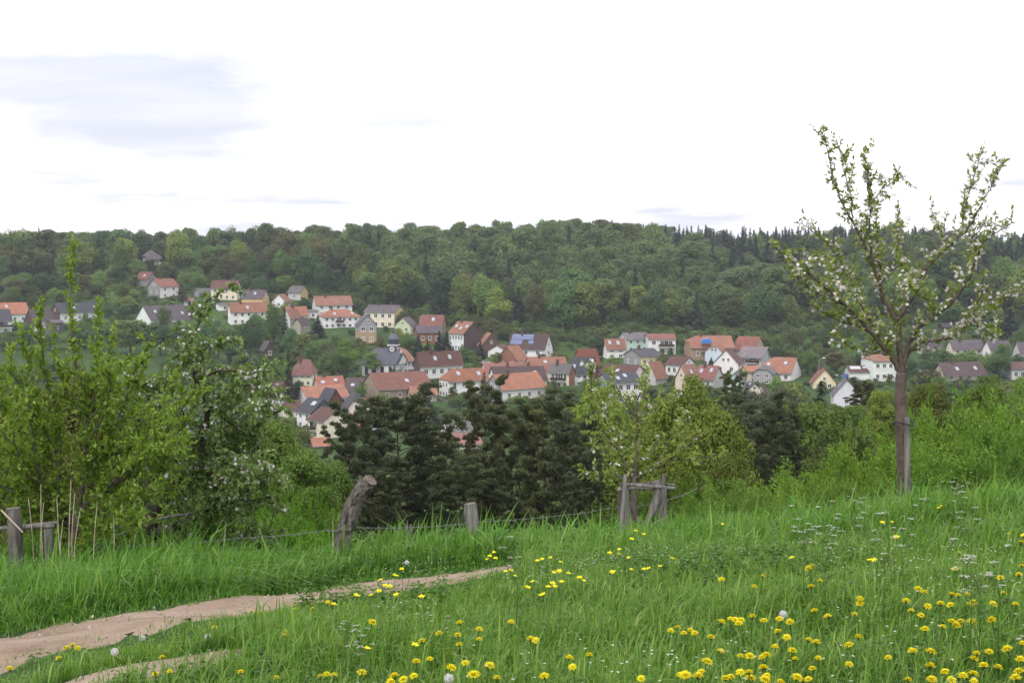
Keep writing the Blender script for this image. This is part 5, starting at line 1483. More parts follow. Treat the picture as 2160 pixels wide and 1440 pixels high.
class Plant:
    def __init__(s, base, seed):
        s.base = Vector(base); s.wood = MB(); s.tw = MB(); s.L = []; s.B = []
        s.R = random.Random(seed); s.rng = np.random.default_rng(seed); s.limbs = []
    def v(s, p): return Vector(p) - s.base
    def limb(s, P, r0, r1, n=5, sides=7, jit=.05, leafy=True, wob=.0):
        Q = [s.v(p) for p in P]
        C = catmull(Q, n)
        if wob: C = [c + Vector((s.R.gauss(0, wob), s.R.gauss(0, wob), s.R.gauss(0, wob*.5))) if 0 < i < len(C)-1 else c for i, c in enumerate(C)]
        k = len(C) - 1
        rads = [r0 + (r1 - r0)*(i/k)**.8 for i in range(k + 1)]
        s.wood.tube(C, rads, sides, jit=jit, rng=s.R)
        if leafy: s.limbs.append((C, r0))
        return C
    def rnd(s, a=1.0): return Vector((s.R.gauss(0, 1), s.R.gauss(0, 1), s.R.gauss(0, 1)))*a
    def leaf(s, p, d, ln, wd=.5, tint=None, up=.6):
        n = (s.rnd(.6) + Vector((0, 0, up)))
        s.L.append((tuple(p), tuple(d), tuple(n), ln*s.R.uniform(.7, 1.2), ln*wd*s.R.uniform(.8, 1.15), s.R.uniform(.05, .95) if tint is None else tint))
    def flower(s, p, n, r):
        n = Vector(n).normalized(); a = n.orthogonal().normalized(); b = n.cross(a)
        t = s.R.uniform(.1, 1)
        for k in range(5):
            an = 2*math.pi*k/5 + s.R.uniform(-.15, .15)
            d = a*math.cos(an) + b*math.sin(an)
            s.B.append((tuple(p), tuple(d*1 + n*.45), tuple(n), r*s.R.uniform(.85, 1.1), r*.95, t))
    def cluster(s, p, out, nf, r, nl, ll):
        for i in range(nf):
            q = Vector(p) + s.rnd(r*.95); s.flower(q, Vector(out) + s.rnd(.55), r)
        for i in range(nl):
            d = Vector(out)*.5 + s.rnd(.7); s.leaf(Vector(p) + s.rnd(.01), d, ll)
    def shoots(s, C, t0, step, ln, ll, nleaf, up=.4, blos=0.0, brad=.019, spur=.5, tint=None, thick=.004, droop=0.0, out=.9, sub=0):
        """side shoots with leaves along a limb"""
        acc = 0; k = len(C) - 1
        i0 = int(t0*k)
        for i in range(max(1, i0), k + 1):
            acc += (C[i] - C[i-1]).length
            while acc > step:
                acc -= step*s.R.uniform(.7, 1.3)
                p = C[i-1].lerp(C[i], s.R.random()); tan = (C[i] - C[i-1]).normalized()
                dirn = (tan*.5 + s.rnd(out*.6) + Vector((0, 0, up)))
                dirn.normalize()
                if s.R.random() < spur:          # short spur: leaf rosette, often in flower
                    q = p + dirn*s.R.uniform(.02, .07)
                    s.tw.tube([p, q], [thick, thick*.7], 4, cap=False)
                    if s.R.random() < blos: s.cluster(q, dirn, s.R.randint(3, 5), brad, s.R.randint(3, 5), ll)
                    else:
                        for _ in range(s.R.randint(4, 6)): s.leaf(q + s.rnd(.012), dirn*.6 + s.rnd(.7), ll, tint=tint)
                    continue
                l = s.R.uniform(*ln)*(1 - .4*i/k)
                s.shoot(p, dirn, l, ll, nleaf, up, blos, brad, tint, thick, droop, sub)
    def shoot(s, p, dirn, l, ll, nleaf, up, blos, brad, tint, thick, droop, sub=0):
        pts = [p]; d = dirn.copy(); m = 4
        for j in range(m):
            d = (d + s.rnd(.16) + Vector((0, 0, up*.25 - droop*(j + 1)*.3))).normalized(); pts.append(pts[-1] + d*l/m)
        s.tw.tube(pts, [thick*(1 - .75*j/m) for j in range(m + 1)], 4, cap=False)
        n = max(3, int(nleaf*l))
        for j in range(n):
            f = (j + .5)/n*m; a = min(m - 1, int(f)); q = pts[a].lerp(pts[a+1], f - a)
            dd = (pts[a+1] - pts[a]).normalized()
            if s.R.random() < blos*.45: s.cluster(q, dd*.4 + s.rnd(.5) + Vector((0, 0, .4)), s.R.randint(2, 4), brad, 2, ll)
            else:
                for _ in range(2): s.leaf(q, dd*.55 + s.rnd(.6), ll*(1.1 - .4*j/n), tint=tint)
        s.leaf(pts[-1], d, ll*.8, tint=tint)
        if sub:
            for _ in range(sub):
                a = s.R.randint(1, m - 1)
                s.shoot(pts[a], (d*.5 + s.rnd(.6) + Vector((0, 0, up*.5))).normalized(), l*s.R.uniform(.35, .6), ll, nleaf, up, blos, brad, tint, thick*.7, droop, 0)
    def build(s, name, label, cat, bark, leafmat, group=None):
        p = empty(name, s.base); tag(p, label, cat, group)
        link("trunk", s.wood.mesh("trunk", M[bark], True), p)
        if s.tw.V: tag(link("twigs", s.tw.mesh("twigs", M["twig"], True), p), kind="stuff")
        if s.L: tag(link("leaves", leaf_mesh("leaves", s.L, M[leafmat], s.rng), p), kind="stuff")
        if s.B: tag(link("blossoms", leaf_mesh("blossoms", s.B, M["petal"], s.rng), p), kind="stuff")
        return p

def gbase(px, Y): 
    x = at(px, 1000, Y).x; return Vector((x, Y, hz(x, Y)))

def limbs_from(pl, Y, spec, rnd_depth=.6):
    """spec: (list of (px,py), r0, r1, depth offset at the tip)"""
    out = []
    for pts, r0, r1, dz in spec:
        k = len(pts) - 1
        out.append((pl.limb([at(a, b, Y + dz*(i/k)**1.3 if k else Y) for i, (a, b) in enumerate(pts)], r0, r1, wob=.006), dz))
    return out

# --- the flowering apple tree at the right
Y = 16.0
ap = Plant(gbase(1907, Y) - Vector((0, 0, .25)), 3)
ap.limb([ap.base, at(1908, 1040, Y), at(1904, 960, Y), at(1901, 880, Y), at(1899, 830, Y), at(1902, 785, Y)], .086, .057, sides=12, jit=.05, leafy=False)
F0 = (1902, 790)
spec = [
 ([F0, (1878, 749), (1842, 707), (1818, 679), (1781, 643), (1741, 606), (1701, 574), (1657, 542), (1636, 520)], .042, .005, -.7),
 ([(1781, 643), (1749, 631), (1717, 615), (1681, 586), (1672, 560)], .014, .004, -.9),
 ([F0, (1870, 723), (1842, 687), (1822, 651), (1806, 615), (1785, 578), (1765, 538), (1733, 502), (1690, 470)], .034, .005, .8),
 ([F0, (1896, 723), (1890, 675), (1862, 627), (1850, 590), (1838, 554), (1822, 514), (1798, 466), (1773, 417), (1757, 377), (1749, 333), (1737, 270)], .05, .004, .2),
 ([(1850, 590), (1838, 538), (1834, 482), (1834, 433), (1830, 393), (1822, 322)], .02, .004, -.4),
 ([(1834, 433), (1858, 401), (1882, 385), (1899, 365)], .01, .004, -.5),
 ([(1798, 466), (1794, 413), (1781, 361), (1769, 308)], .012, .004, .5),
 ([(1862, 627), (1853, 545), (1848, 466), (1842, 432)], .014, .005, .6),
 ([(1890, 675), (1922, 631), (1939, 586), (1963, 554), (1995, 526), (2027, 498), (2051, 466), (2075, 421), (2100, 377), (2112, 346)], .032, .004, -.3),
 ([(2027, 498), (2035, 449), (2047, 393), (2059, 357), (2069, 327)], .014, .004, .1),
 ([(1939, 586), (1915, 572), (1894, 538), (1896, 457)], .012, .004, .9),
 ([(1995, 526), (1985, 490), (1968, 450)], .01, .004, .3),
 ([(1904, 772), (1918, 723), (1935, 695), (1967, 671), (1999, 647), (2023, 619), (2047, 582), (2063, 530), (2084, 502), (2116, 482), (2136, 468)], .036, .004, -.8),
 ([(2047, 582), (2060, 540), (2058, 500), (2080, 470)], .012, .004, -.5),
 ([(1906, 765), (1922, 739), (1943, 723), (1987, 717), (2027, 703), (2055, 679), (2088, 659), (2124, 631), (2158, 600)], .03, .004, .5),
 ([(2055, 679), (2075, 700), (2112, 708)], .01, .004, .9),
 ([(2027, 703), (2050, 660), (2065, 640), (2071, 602), (2076, 574)], .012, .004, .2),
 ([(1878, 749), (1850, 745), (1818, 739), (1777, 723), (1755, 706)], .013, .004, .6),
 ([(1842, 707), (1812, 690), (1780, 682), (1745, 664), (1722, 650)], .013, .004, -.2),
 ([(1967, 671), (1960, 640), (1930, 618), (1920, 600)], .012, .004, -.8),
 ([(1822, 651), (1790, 610), (1755, 575), (1720, 540)], .012, .004, .9),
]
spec = [(q, r0*.8, r1*.85, dz) for q, r0, r1, dz in spec]
for C, dz in limbs_from(ap, Y, spec):
    mid = C[len(C)//2]
    rightness = mid.x > .15
    ap.shoots(C, .12, .048, (.12, .42), .07, 28, up=.5, blos=.75 if rightness else .45, brad=.026, spur=.55)
ap.build("apple_tree", "blossoming young apple tree with forked limbs on the meadow's right", "tree", "bark_red", "leaf_young")
# stake beside its trunk and the tie
st = empty("tree_stake", gbase(1917, 15.9)); tag(st, "grey wooden stake tied to the blossoming apple trunk", "stake")
b = MB(); tp = at(1913, 880, 15.93) - st.location
b.tube([(0, 0, -.3), Vector((0, 0, 0)).lerp(tp, .5), tp], [.037, .035, .033], 8, jit=.05); link("post", b.mesh("stake_post", M["grey_wood"]), st)
b = MB(); c = at(1905, 892, 15.97) - st.location; b.tube([c + Vector((.13*math.cos(a), .13*math.sin(a), .02*math.sin(2*a))) for a in np.linspace(0, 6.28, 17)], [.008]*17, 5, cap=False)
link("tie", b.mesh("stake_tie", M["black"]), st)

# --- young apple tree inside the wooden guard
Y = 17.0
ya = Plant(gbase(1337, Y) - Vector((0, 0, .2)), 8)
ya.limb([ya.base, at(1338, 1068, Y), at(1336, 1005, Y)], .04, .034, leafy=False)
F1 = (1336, 1010)
spec = [
 ([F1, (1341, 979), (1344, 907), (1342, 876), (1347, 837), (1358, 798)], .026, .004, .1),
 ([F1, (1330, 998), (1310, 962), (1283, 920), (1263, 895), (1249, 865), (1247, 823), (1243, 762)], .018, .004, -.5),
 ([(1342, 876), (1319, 851), (1302, 818), (1291, 782)], .012, .004, .4),
 ([F1, (1374, 993), (1416, 968), (1447, 943), (1474, 918), (1493, 905)], .018, .004, -.4),
 ([(1360, 1000), (1376, 975), (1380, 948), (1386, 926)], .01, .004, .3),
 ([(1416, 968), (1458, 970), (1486, 965), (1526, 953)], .01, .003, -.6),
 ([(1346, 890), (1374, 859), (1402, 845), (1432, 831)], .01, .004, .4),
 ([(1322, 985), (1302, 1004), (1285, 960), (1262, 945), (1248, 934)], .01, .003, .5),
 ([F1, (1300, 1003), (1262, 1003), (1230, 1000)], .009, .003, -.3),
 ([(1344, 920), (1356, 880), (1358, 840), (1362, 780)], .012, .003, .7),
 ([(1310, 962), (1290, 900), (1276, 860), (1270, 822)], .01, .003, .3),
 ([(1374, 993), (1410, 930), (1440, 890), (1452, 862)], .01, .003, .7),
]
for C, dz in limbs_from(ya, Y, spec):
    ya.shoots(C, .12, .052, (.1, .34), .075, 28, up=.5, blos=.25, brad=.022, spur=.55)
ya.build("young_apple_tree", "young apple tree rising from the wooden guard by the fence", "tree", "bark", "leaf_young")

# --- plum saplings at the left
Y = 13.6
pl = Plant(gbase(152, Y) - Vector((0, 0, .2)), 12)
pl.limb([pl.base, at(156, 1147, Y), at(166, 1080, Y)], .05, .04, leafy=False)
spec = [
 ([(160, 1100), (170, 1040), (182, 937), (185, 840), (165, 792), (156, 719), (148, 646), (151, 573), (156, 516)], .036, .003, .2),
 ([(160, 1100), (126, 1059), (124, 937), (118, 860), (97, 792), (88, 719), (83, 655)], .024, .003, -.3),
 ([(150, 1110), (117, 1074), (73, 962), (63, 840), (58, 758), (44, 700)], .02, .003, -.5),
 ([(185, 850), (204, 801), (207, 719), (210, 650)], .014, .003, .5),
 ([(188, 860), (219, 782), (240, 718)], .012, .003, .1),
 ([(160, 1083), (219, 1035), (292, 986), (340, 928), (384, 860), (408, 826)], .02, .003, -.6),
 ([(182, 1000), (240, 905), (262, 850), (290, 800)], .014, .003, .3),
 ([(150, 1110), (95, 1050), (40, 1000), (12, 913), (2, 810)], .02, .003, .2),
 ([(150, 1110), (60, 1080), (-20, 1010), (-60, 900), (-70, 800)], .02, .003, .4),
 ([(175, 1030), (230, 1000), (270, 940), (300, 880)], .012, .003, .6),
 ([(124, 960), (90, 900), (70, 850), (20, 780)], .012, .003, -.4),
 ([(219, 1035), (280, 1040), (330, 1000), (372, 960)], .012, .003, -.4),
 ([(120, 1060), (60, 1000), (30, 930), (40, 860)], .012, .003, -.7),
 ([(182, 937), (215, 880), (232, 820), (225, 770)], .012, .003, -.5),
 ([(150, 1120), (100, 1100), (40, 1080), (-30, 1060)], .014, .003, -.3),
 ([(160, 1110), (230, 1085), (300, 1060), (360, 1030)], .014, .003, -.5),
 ([(170, 1070), (260, 1000), (330, 960), (380, 930)], .014, .003, -.8),
 ([(120, 1065), (70, 1040), (20, 1035), (-40, 990)], .012, .003, -.6),
 ([(182, 970), (240, 960), (300, 930), (350, 880)], .012, .003, .5),
 ([(150, 1010), (110, 960), (60, 930), (30, 880)], .012, .003, .6),
 ([(185, 900), (150, 850), (130, 800), (125, 750)], .01, .003, -.3),
 ([(190, 880), (250, 840), (285, 790), (305, 760)], .01, .003, .4),
 ([(155, 1120), (200, 1110), (260, 1110), (310, 1095)], .012, .003, -.9),
]
for j, (C, dz) in enumerate(limbs_from(pl, Y, spec)):
    tall = j in (0, 1, 2, 3, 4)
    pl.shoots(C, .13, .042, (.12, .36) if tall else (.2, .6), .068, 38, up=.7 if tall else .35, spur=.35, thick=.0045, out=.55 if tall else 1.0, sub=0 if tall else 1)
pl.build("plum_tree", "bright green plum sapling with tall upright shoots at the left", "tree", "bark", "leaf_plum")

# --- the old apple tree with arching dark limbs
Y = 15.6
oa = Plant(gbase(300, Y) - Vector((0, 0, .3)), 21)
oa.limb([oa.base, at(302, 1165, Y), at(308, 1120, Y), at(330, 1060, Y)], .13, .1, sides=10, jit=.12, leafy=False)
spec = [
 ([(305, 1135), (340, 1120), (369, 1112), (403, 1098), (437, 1074), (486, 1059), (540, 1054), (580, 1046)], .075, .008, -.5),
 ([(325, 1070), (340, 1030), (380, 1010), (418, 1005), (428, 937), (437, 864), (413, 801)], .075, .022, .1),
 ([(413, 801), (408, 743), (418, 685), (437, 636), (488, 604)], .022, .004, .1),
 ([(418, 1005), (462, 986), (510, 937), (549, 889), (588, 866)], .03, .005, .3),
 ([(413, 805), (462, 782), (510, 787), (556, 797)], .018, .004, -.2),
 ([(437, 864), (490, 830), (535, 811), (580, 862)], .02, .004, -.7),
 ([(428, 900), (389, 880), (350, 840), (316, 812), (270, 826)], .024, .004, -.3),
 ([(330, 1040), (300, 960), (290, 900), (310, 850), (330, 800)], .03, .004, .3),
 ([(400, 1005), (440, 950), (500, 900), (540, 850)], .024, .004, .7),
 ([(408, 760), (440, 730), (470, 725), (495, 712)], .012, .004, -.4),
 ([(410, 780), (385, 770), (370, 775), (360, 800)], .012, .004, .3),
 ([(486, 1059), (520, 1020), (560, 1000), (585, 990)], .016, .004, -.8),
 ([(437, 1074), (450, 1030), (490, 1000), (530, 985)], .016, .004, -1.0),
 ([(380, 1010), (370, 960), (390, 900), (380, 840)], .024, .004, -.8),
 ([(330, 1060), (270, 1040), (240, 990), (230, 930)], .024, .004, .6),
 ([(369, 1112), (400, 1130), (450, 1125), (520, 1130), (590, 1118)], .016, .004, -.6),
 ([(437, 864), (470, 880), (520, 920), (560, 960)], .018, .004, .2),
 ([(418, 690), (400, 720), (380, 745), (366, 760)], .01, .003, .3),
 ([(462, 986), (500, 1010), (545, 1015), (590, 1020)], .016, .004, .4),
 ([(300, 960), (260, 900), (262, 850), (290, 800)], .018, .004, -.2),
]
for C, dz in limbs_from(oa, Y, spec):
    top_ = C[-1].z + oa.base.z > .55
    oa.shoots(C, .1, .07 if top_ else .046, (.08, .26) if top_ else (.2, .6), .078, 30, up=.15, blos=.2, brad=.023, spur=.25, thick=.006, droop=.35, out=1.2, sub=2)
oa.build("old_apple_tree", "old apple tree with arching dark limbs behind the fence", "tree", "bark_dark", "leaf_apple")
# broken dry branch leaning on it
db = empty("dead_branch", gbase(200, 14.6)); tag(db, "bare dead branch leaning up against the old apple tree", "branch")
b = MB(); P = [(0, 0, -.1)] + [at(*q, 14.6 + .25*i) - db.location for i, q in enumerate([(199, 1166), (267, 1122), (340, 1093), (403, 1083)])]
b.tube(catmull(P, 4), [.03 - .0012*i for i in range(17)], 7, jit=.1); link("stick", b.mesh("dead_stick", M["grey_wood"], True), db)

# ------------------------------------------------------------------ hedge at the right
def bush(px, pt, wpx, Y, k, col, label, group="hedge bushes at the right"):
    x = at(px, 1000, Y).x; z = hz(x, Y); top = at(px, pt, Y).z
    sm, lm, bh, br = BUSH[k % 4]
    s = Y / FPX; p = empty("hedge_bush", (x, Y, z), k*1.9); h = top - z
    sx = wpx*s/(2*br); p.scale = (sx, sx, h/bh); tag(p, label, "bush", group)
    tag(link("stems", sm, p), kind="stuff"); tag(link("leaves", lm, p, color=col), kind="stuff")
G1 = (1, 1, 1)
bush(2120, 790, 300, 25.5, 0, (1.0, 1.0, .95), "tallest bush of the hedge at the right edge")
bush(2210, 830, 260, 23, 1, (.95, 1.0, .9), "hedge bush cut by the right edge")
bush(2015, 835, 280, 24.5, 2, (1.05, 1.05, .9), "hedge bush right behind the blossoming apple trunk")
bush(2090, 880, 260, 22, 3, (.85, .95, .85), "darker hedge bush below the tallest one")
bush(1940, 885, 230, 22.5, 0, (1.0, 1.05, .95), "hedge bush beside the apple trunk's right side")
bush(1855, 880, 220, 24, 1, (1.1, 1.1, .9), "hedge bush beside the apple trunk's left side")
bush(1985, 945, 220, 20.5, 2, (.85, .95, .8), "low hedge bush right of the apple trunk foot")
bush(2150, 940, 200, 20, 3, (.8, .92, .8), "low dark hedge bush near the right edge")
bush(1790, 930, 200, 22.5, 3, (1.05, 1.0, .85), "low hedge bush left of the apple trunk")
bush(1715, 965, 180, 22, 0, (1.05, 1.05, .9), "low hedge bush second left of the apple trunk")
bush(1655, 985, 130, 23, 1, (1.1, 1.0, .85), "leftmost leafy bush of the hedge")
bush(1850, 975, 190, 20.5, 1, (.95, .95, .85), "low bush just before the hedge left of the apple trunk")
bush(1770, 1005, 160, 20, 2, (.95, .9, .8), "knee high bush at the meadow edge left of the apple")
bush(2160, 796, 280, 27.5, 2, (1.0, 1.05, .9), "high rounded bush behind the tallest hedge bush")
bush(2060, 808, 260, 27, 1, (1.0, 1.05, .9), "rounded hedge bush left behind the tallest one")
bush(1960, 842, 240, 26, 3, (1.05, 1.05, .9), "rounded hedge bush behind the apple trunk's right side")
bush(2180, 870, 220, 21.5, 0, (.85, .95, .8), "dense hedge bush in front at the right edge")
bush(2050, 900, 220, 21, 1, (.9, 1.0, .85), "dense hedge bush in front of the hedge's middle")
bush(1530, 990, 180, 20.5, 2, (1.05, 1.05, 1.2), "grey green flowering shrub right of the tree guard", None)
bush(1590, 1010, 130, 20, 0, (1.0, 1.0, 1.05), "small bush right of the grey green shrub", None)
bush(1465, 1028, 110, 19.5, 3, (.95, 1.0, 1.0), "low bush between guard and grey green shrub", None)
bush(810, 1108, 60, 14.6, 2, (1.05, 1.1, .8), "small leafy shoot growing through the fence wire", None)
bush(250, 1085, 240, 14.6, 1, (.85, 1.0, .8), "low leafy bush under the old apple tree", None)
bush(420, 1095, 260, 15.0, 3, (.8, .95, .85), "leafy bramble under the old apple's long limb", None)
bush(560, 1080, 240, 15.6, 0, (.95, 1.1, .85), "leafy bramble between old apple and leaning post", None)
bush(60, 1075, 220, 14.8, 2, (.95, 1.1, .8), "leafy bush behind the left tree guard", None)
bush(660, 1095, 130, 15.2, 1, (.95, 1.15, .8), "leafy bramble touching the leaning post", None)
# ------------------------------------------------------------------ fence and guards
def pole(name, parent, P, rads, mat, n=9, jit=.08, seed=1, flat=False, sub=4):
    C = catmull([Vector(p) for p in P], sub); k = len(C) - 1
    rr = [float(np.interp(i/k, np.linspace(0, 1, len(rads)), rads)) for i in range(k + 1)]
    b = MB(); b.tube(C, rr, n, jit=jit, rng=random.Random(seed))
    me = b.mesh(name, [M[mat], M["cut_wood"]])
    if flat:
        mi = [0]*len(me.polygons); mi[-1] = 1; me.polygons.foreach_set("material_index", mi)
    return link(name, me, parent)

Y = 14.0
g = gbase(722, Y); lg = empty("leaning_log_post", g); tag(lg, "thick weathered log post leaning to the right in the fence", "post")
pole("log", lg, [Vector((-.06, 0, -.4)), at(722, 1146, Y) - g, at(735, 1100, Y) - g, at(746, 1062, Y) - g, at(764, 1033, Y - .05) - g, at(782, 1012, Y - .1) - g], [.082, .082, .078, .08, .08, .068], "log_wood", 14, .13, 4, True)
pole("branch_stub", lg, [at(758, 1050, Y) - g, at(772, 1057, Y) - g, at(786, 1060, Y) - g], [.016, .013, .008], "log_wood", 6, .1, 6)
rr_ = random.Random(9)
for k in range(9):                       # split bark ribs along the log
    a = rr_.uniform(0, 6.28); o = Vector((.076*math.cos(a), .076*math.sin(a), 0))
    q0, q1 = rr_.uniform(0, .35), rr_.uniform(.55, 1)
    line = [at(722, 1146, Y) - g, at(735, 1100, Y) - g, at(746, 1062, Y) - g, at(764, 1033, Y - .05) - g, at(782, 1012, Y - .1) - g]
    C = catmull(line, 6); i0, i1 = int(q0*(len(C)-1)), int(q1*(len(C)-1))
    b = MB(); b.tube([c + o for c in C[i0:i1+1]], [.012 + .008*rr_.random() for _ in range(i1 - i0 + 1)], 5, jit=.3, rng=rr_); link("bark_rib", b.mesh("bark_rib", M["log_wood"], True), lg)

Y = 14.3
g = gbase(1000, Y); fp = empty("fence_post", g); tag(fp, "short straight grey fence post in the tall grass", "post")
pole("post", fp, [Vector((.01, 0, -.4)), Vector((.01, 0, .0)), at(996, 1095, Y) - g, at(992, 1061, Y) - g], [.07, .068, .066, .06], "grey_wood", 12, .07, 14, True)
b = MB(); b.tube([at(981, 1062, Y - .05) - g, at(979, 1085, Y - .07) - g, at(983, 1110, Y - .06) - g], [.006, .005, .004], 5); link("wire_end", b.mesh("wire_end", M["wire"]), fp)

def wire(name, pts, label, sag=.02):
    P = []
    for i in range(len(pts) - 1):
        a, c = Vector(pts[i]), Vector(pts[i+1])
        for k in range(10): 
            t = k/10; q = a.lerp(c, t); q.z -= sag*4*t*(1 - t); P.append(q)
    P.append(Vector(pts[-1]))
    p = empty(name, P[0]); tag(p, label, "wire")
    b = MB(); b.tube([q - P[0] for q in P], [.0028]*len(P), 5); link("strand", b.mesh("strand", M["wire"]), p)
    L0 = 0; b = MB()
    for i in range(1, len(P)):
        q = P[i] - P[0]
        b.tube([q + Vector((-.012, 0, -.014)), q, q + Vector((.012, 0, .014))], [.0015, .003, .0015], 4)
        b.tube([q + Vector((.012, .004, -.014)), q, q + Vector((-.012, -.004, .014))], [.0015, .003, .0015], 4)
    link("barbs", b.mesh("barbs", M["wire"]), p)
wire("barbed_wire", [at(215, 1152, 13.6), at(330, 1147, 13.7), at(500, 1135, 13.8), at(690, 1118, 13.95), at(738, 1114, 13.9)], "barbed wire running left from the leaning log post", .012)
wire("barbed_wire", [at(752, 1112, 13.9), at(983, 1104, 14.23)], "barbed wire between leaning log and straight post")
wire("barbed_wire", [at(1008, 1100, 14.25), at(1310, 1068, 16.6), at(1380, 1058, 17.0), at(1470, 1030, 19)], "barbed wire rising right from the straight post", .03)
# thin iron rod in the fence line
g = gbase(862, 14.1); ro = empty("thin_stake", g); tag(ro, "two thin sticks standing in the grass right of the log", "stake")
for k, (a, t) in enumerate(((857, 1098), (864, 1106))):
    pole("stick", ro, [gbase(a, 14.1) - g, at(a + 2, t, 14.1) - g], [.009, .007], "grey_wood", 5, .05, k)

# left guard: posts and rails round the plum
Y = 12.7
g = gbase(30, Y); tg = empty("wooden_guard", g); tag(tg, "weathered posts with two rails round the plum at left", "tree guard")
pole("post", tg, [Vector((0, 0, -.3)), at(33, 1150, Y) - g, at(28, 1071, Y) - g], [.068, .066, .062], "log_wood", 10, .09, 3, True)
g2 = gbase(102, Y + .5); pole("post", tg, [g2 - g - Vector((0, 0, .3)), at(103, 1108, Y + .5) - g], [.045, .043], "grey_wood", 9, .06, 5, True)
g3 = gbase(-60, Y + .6); pole("post", tg, [g3 - g - Vector((0, 0, .3)), at(-58, 1085, Y + .6) - g], [.05, .048], "grey_wood", 9, .06, 6, True)
pole("rail", tg, [at(-70, 1117, Y + .15) - g, at(30, 1113, Y + .2) - g, at(114, 1109, Y + .4) - g], [.022, .022, .02], "grey_wood", 8, .08, 7)
pole("rail", tg, [at(-64, 1122, Y + .5) - g, at(60, 1108, Y + .5) - g, at(121, 1101, Y + .55) - g], [.018, .018, .014], "grey_wood", 8, .08, 8)
pole("loose_stick", tg, [at(2, 1075, Y - .1) - g, at(48, 1122, Y - .1) - g], [.008, .006], "dry", 5, .1, 9)

# guard round the young apple
Y = 16.6
g = gbase(1340, Y); gd = empty("tree_guard", g); tag(gd, "crooked wooden guard of posts and rails round the young apple", "tree guard")
def gp(name, pts, rads, mat="grey_wood", seed=1, n=8, flat=True):
    q = [at(a, b_, Yq) - g for a, b_, Yq in pts]
    pole(name, gd, q, rads, mat, n, .07, seed, flat)
gp("post", [(1309, 1125, Y-.2), (1313, 1090, Y-.2), (1319, 1000, Y-.2)], [.027, .027, .024], seed=31)
gp("post", [(1322, 1122, Y), (1323, 1080, Y), (1322, 1024, Y)], [.03, .03, .028], seed=32)
gp("post", [(1310, 1110, Y+.6), (1309, 1070, Y+.6), (1308, 1026, Y+.6)], [.035, .034, .034], "log_wood", 33)
gp("post", [(1362, 1118, Y), (1370, 1092, Y), (1384, 1062, Y), (1388, 1040, Y), (1383, 1014, Y)], [.04, .042, .058, .056, .052], seed=34, n=12)
gp("post", [(1392, 1110, Y+.5), (1395, 1045, Y+.5), (1402, 1000, Y+.45)], [.03, .03, .028], seed=35)
gp("post", [(1404, 1115, Y-.1), (1404, 1070, Y-.1), (1404, 1030, Y-.1)], [.022, .02, .018], seed=36)
gp("brace", [(1325, 1055, Y+.1), (1336, 1078, Y+.05), (1350, 1104, Y)], [.024, .022, .024], "log_wood", 37)
gp("brace", [(1390, 1046, Y+.1), (1398, 1030, Y+.2)], [.02, .018], seed=38)
gp("rail", [(1302, 1033, Y+.05), (1330, 1030, Y+.02), (1382, 1030, Y+.05)], [.02, .02, .018], seed=39, n=7)
gp("rail", [(1320, 1021, Y-.07), (1360, 1024, Y-.07), (1426, 1029, Y-.05)], [.021, .021, .018], seed=40, n=7)
gp("rail", [(1306, 1022, Y+.6), (1360, 1020, Y+.6), (1424, 1022, Y+.5)], [.018, .018, .016], seed=41, n=7)

# dry canes at the left
rc = random.Random(4)
for k, (a, t, bx) in enumerate([(86, 1020, 92), (92, 1060, 84), (150, 1010, 140), (158, 1040, 150), (133, 1095, 128), (205, 1060, 190), (240, 1090, 225), (60, 1050, 66), (476, 1105, 455), (300, 1075, 268), (702, 1095, 700), (120, 1050, 132), (170, 1070, 150)]):
    Yk = 12.9 if a < 260 else 13.6; q = gbase(bx, Yk); o = empty("dry_stalk", q)
    tag(o, "pale dry reed stalk standing in the verge grass near the fence", "stalk", "dry stalks along the fence")
    e = at(a, t, Yk) - q
    pole("stem", o, [Vector((0, 0, -.1)), e*.5 + Vector((rc.uniform(-.03, .03), 0, .03)), e], [.006, .005, .003], "dry", 5, .05, k)

# ------------------------------------------------------------------ grass
def gen_weed(seed, n, h, ll):
    rng = np.random.default_rng(seed); rows = []; b = MB()
    for st_ in range(3):
        a0 = rng.uniform(0, 6.28); bx, by = rng.uniform(-.05, .05, 2); hh = h*rng.uniform(.6, 1.1)
        for i in range(n):
            t = (i + 1)/n; a = a0 + i*1.57 + rng.normal()*.2
            for k in (0, math.pi):
                d = np.array([math.cos(a + k), math.sin(a + k), .15 - .5*rng.random()])
                L = ll*(1.15 - .65*t)*rng.uniform(.8, 1.2)
                rows.append((np.array([bx, by, hh*t]), d, np.array([d[0]*.2, d[1]*.2, 1]), L, L*.5, rng.uniform(.1, .9)))
    return leaf_mesh("weed_clump", rows, M["weed"], rng)
WEED = [gen_weed(160, 7, .3, .06), gen_weed(161, 6, .2, .065), gen_weed(162, 3, .07, .055)]

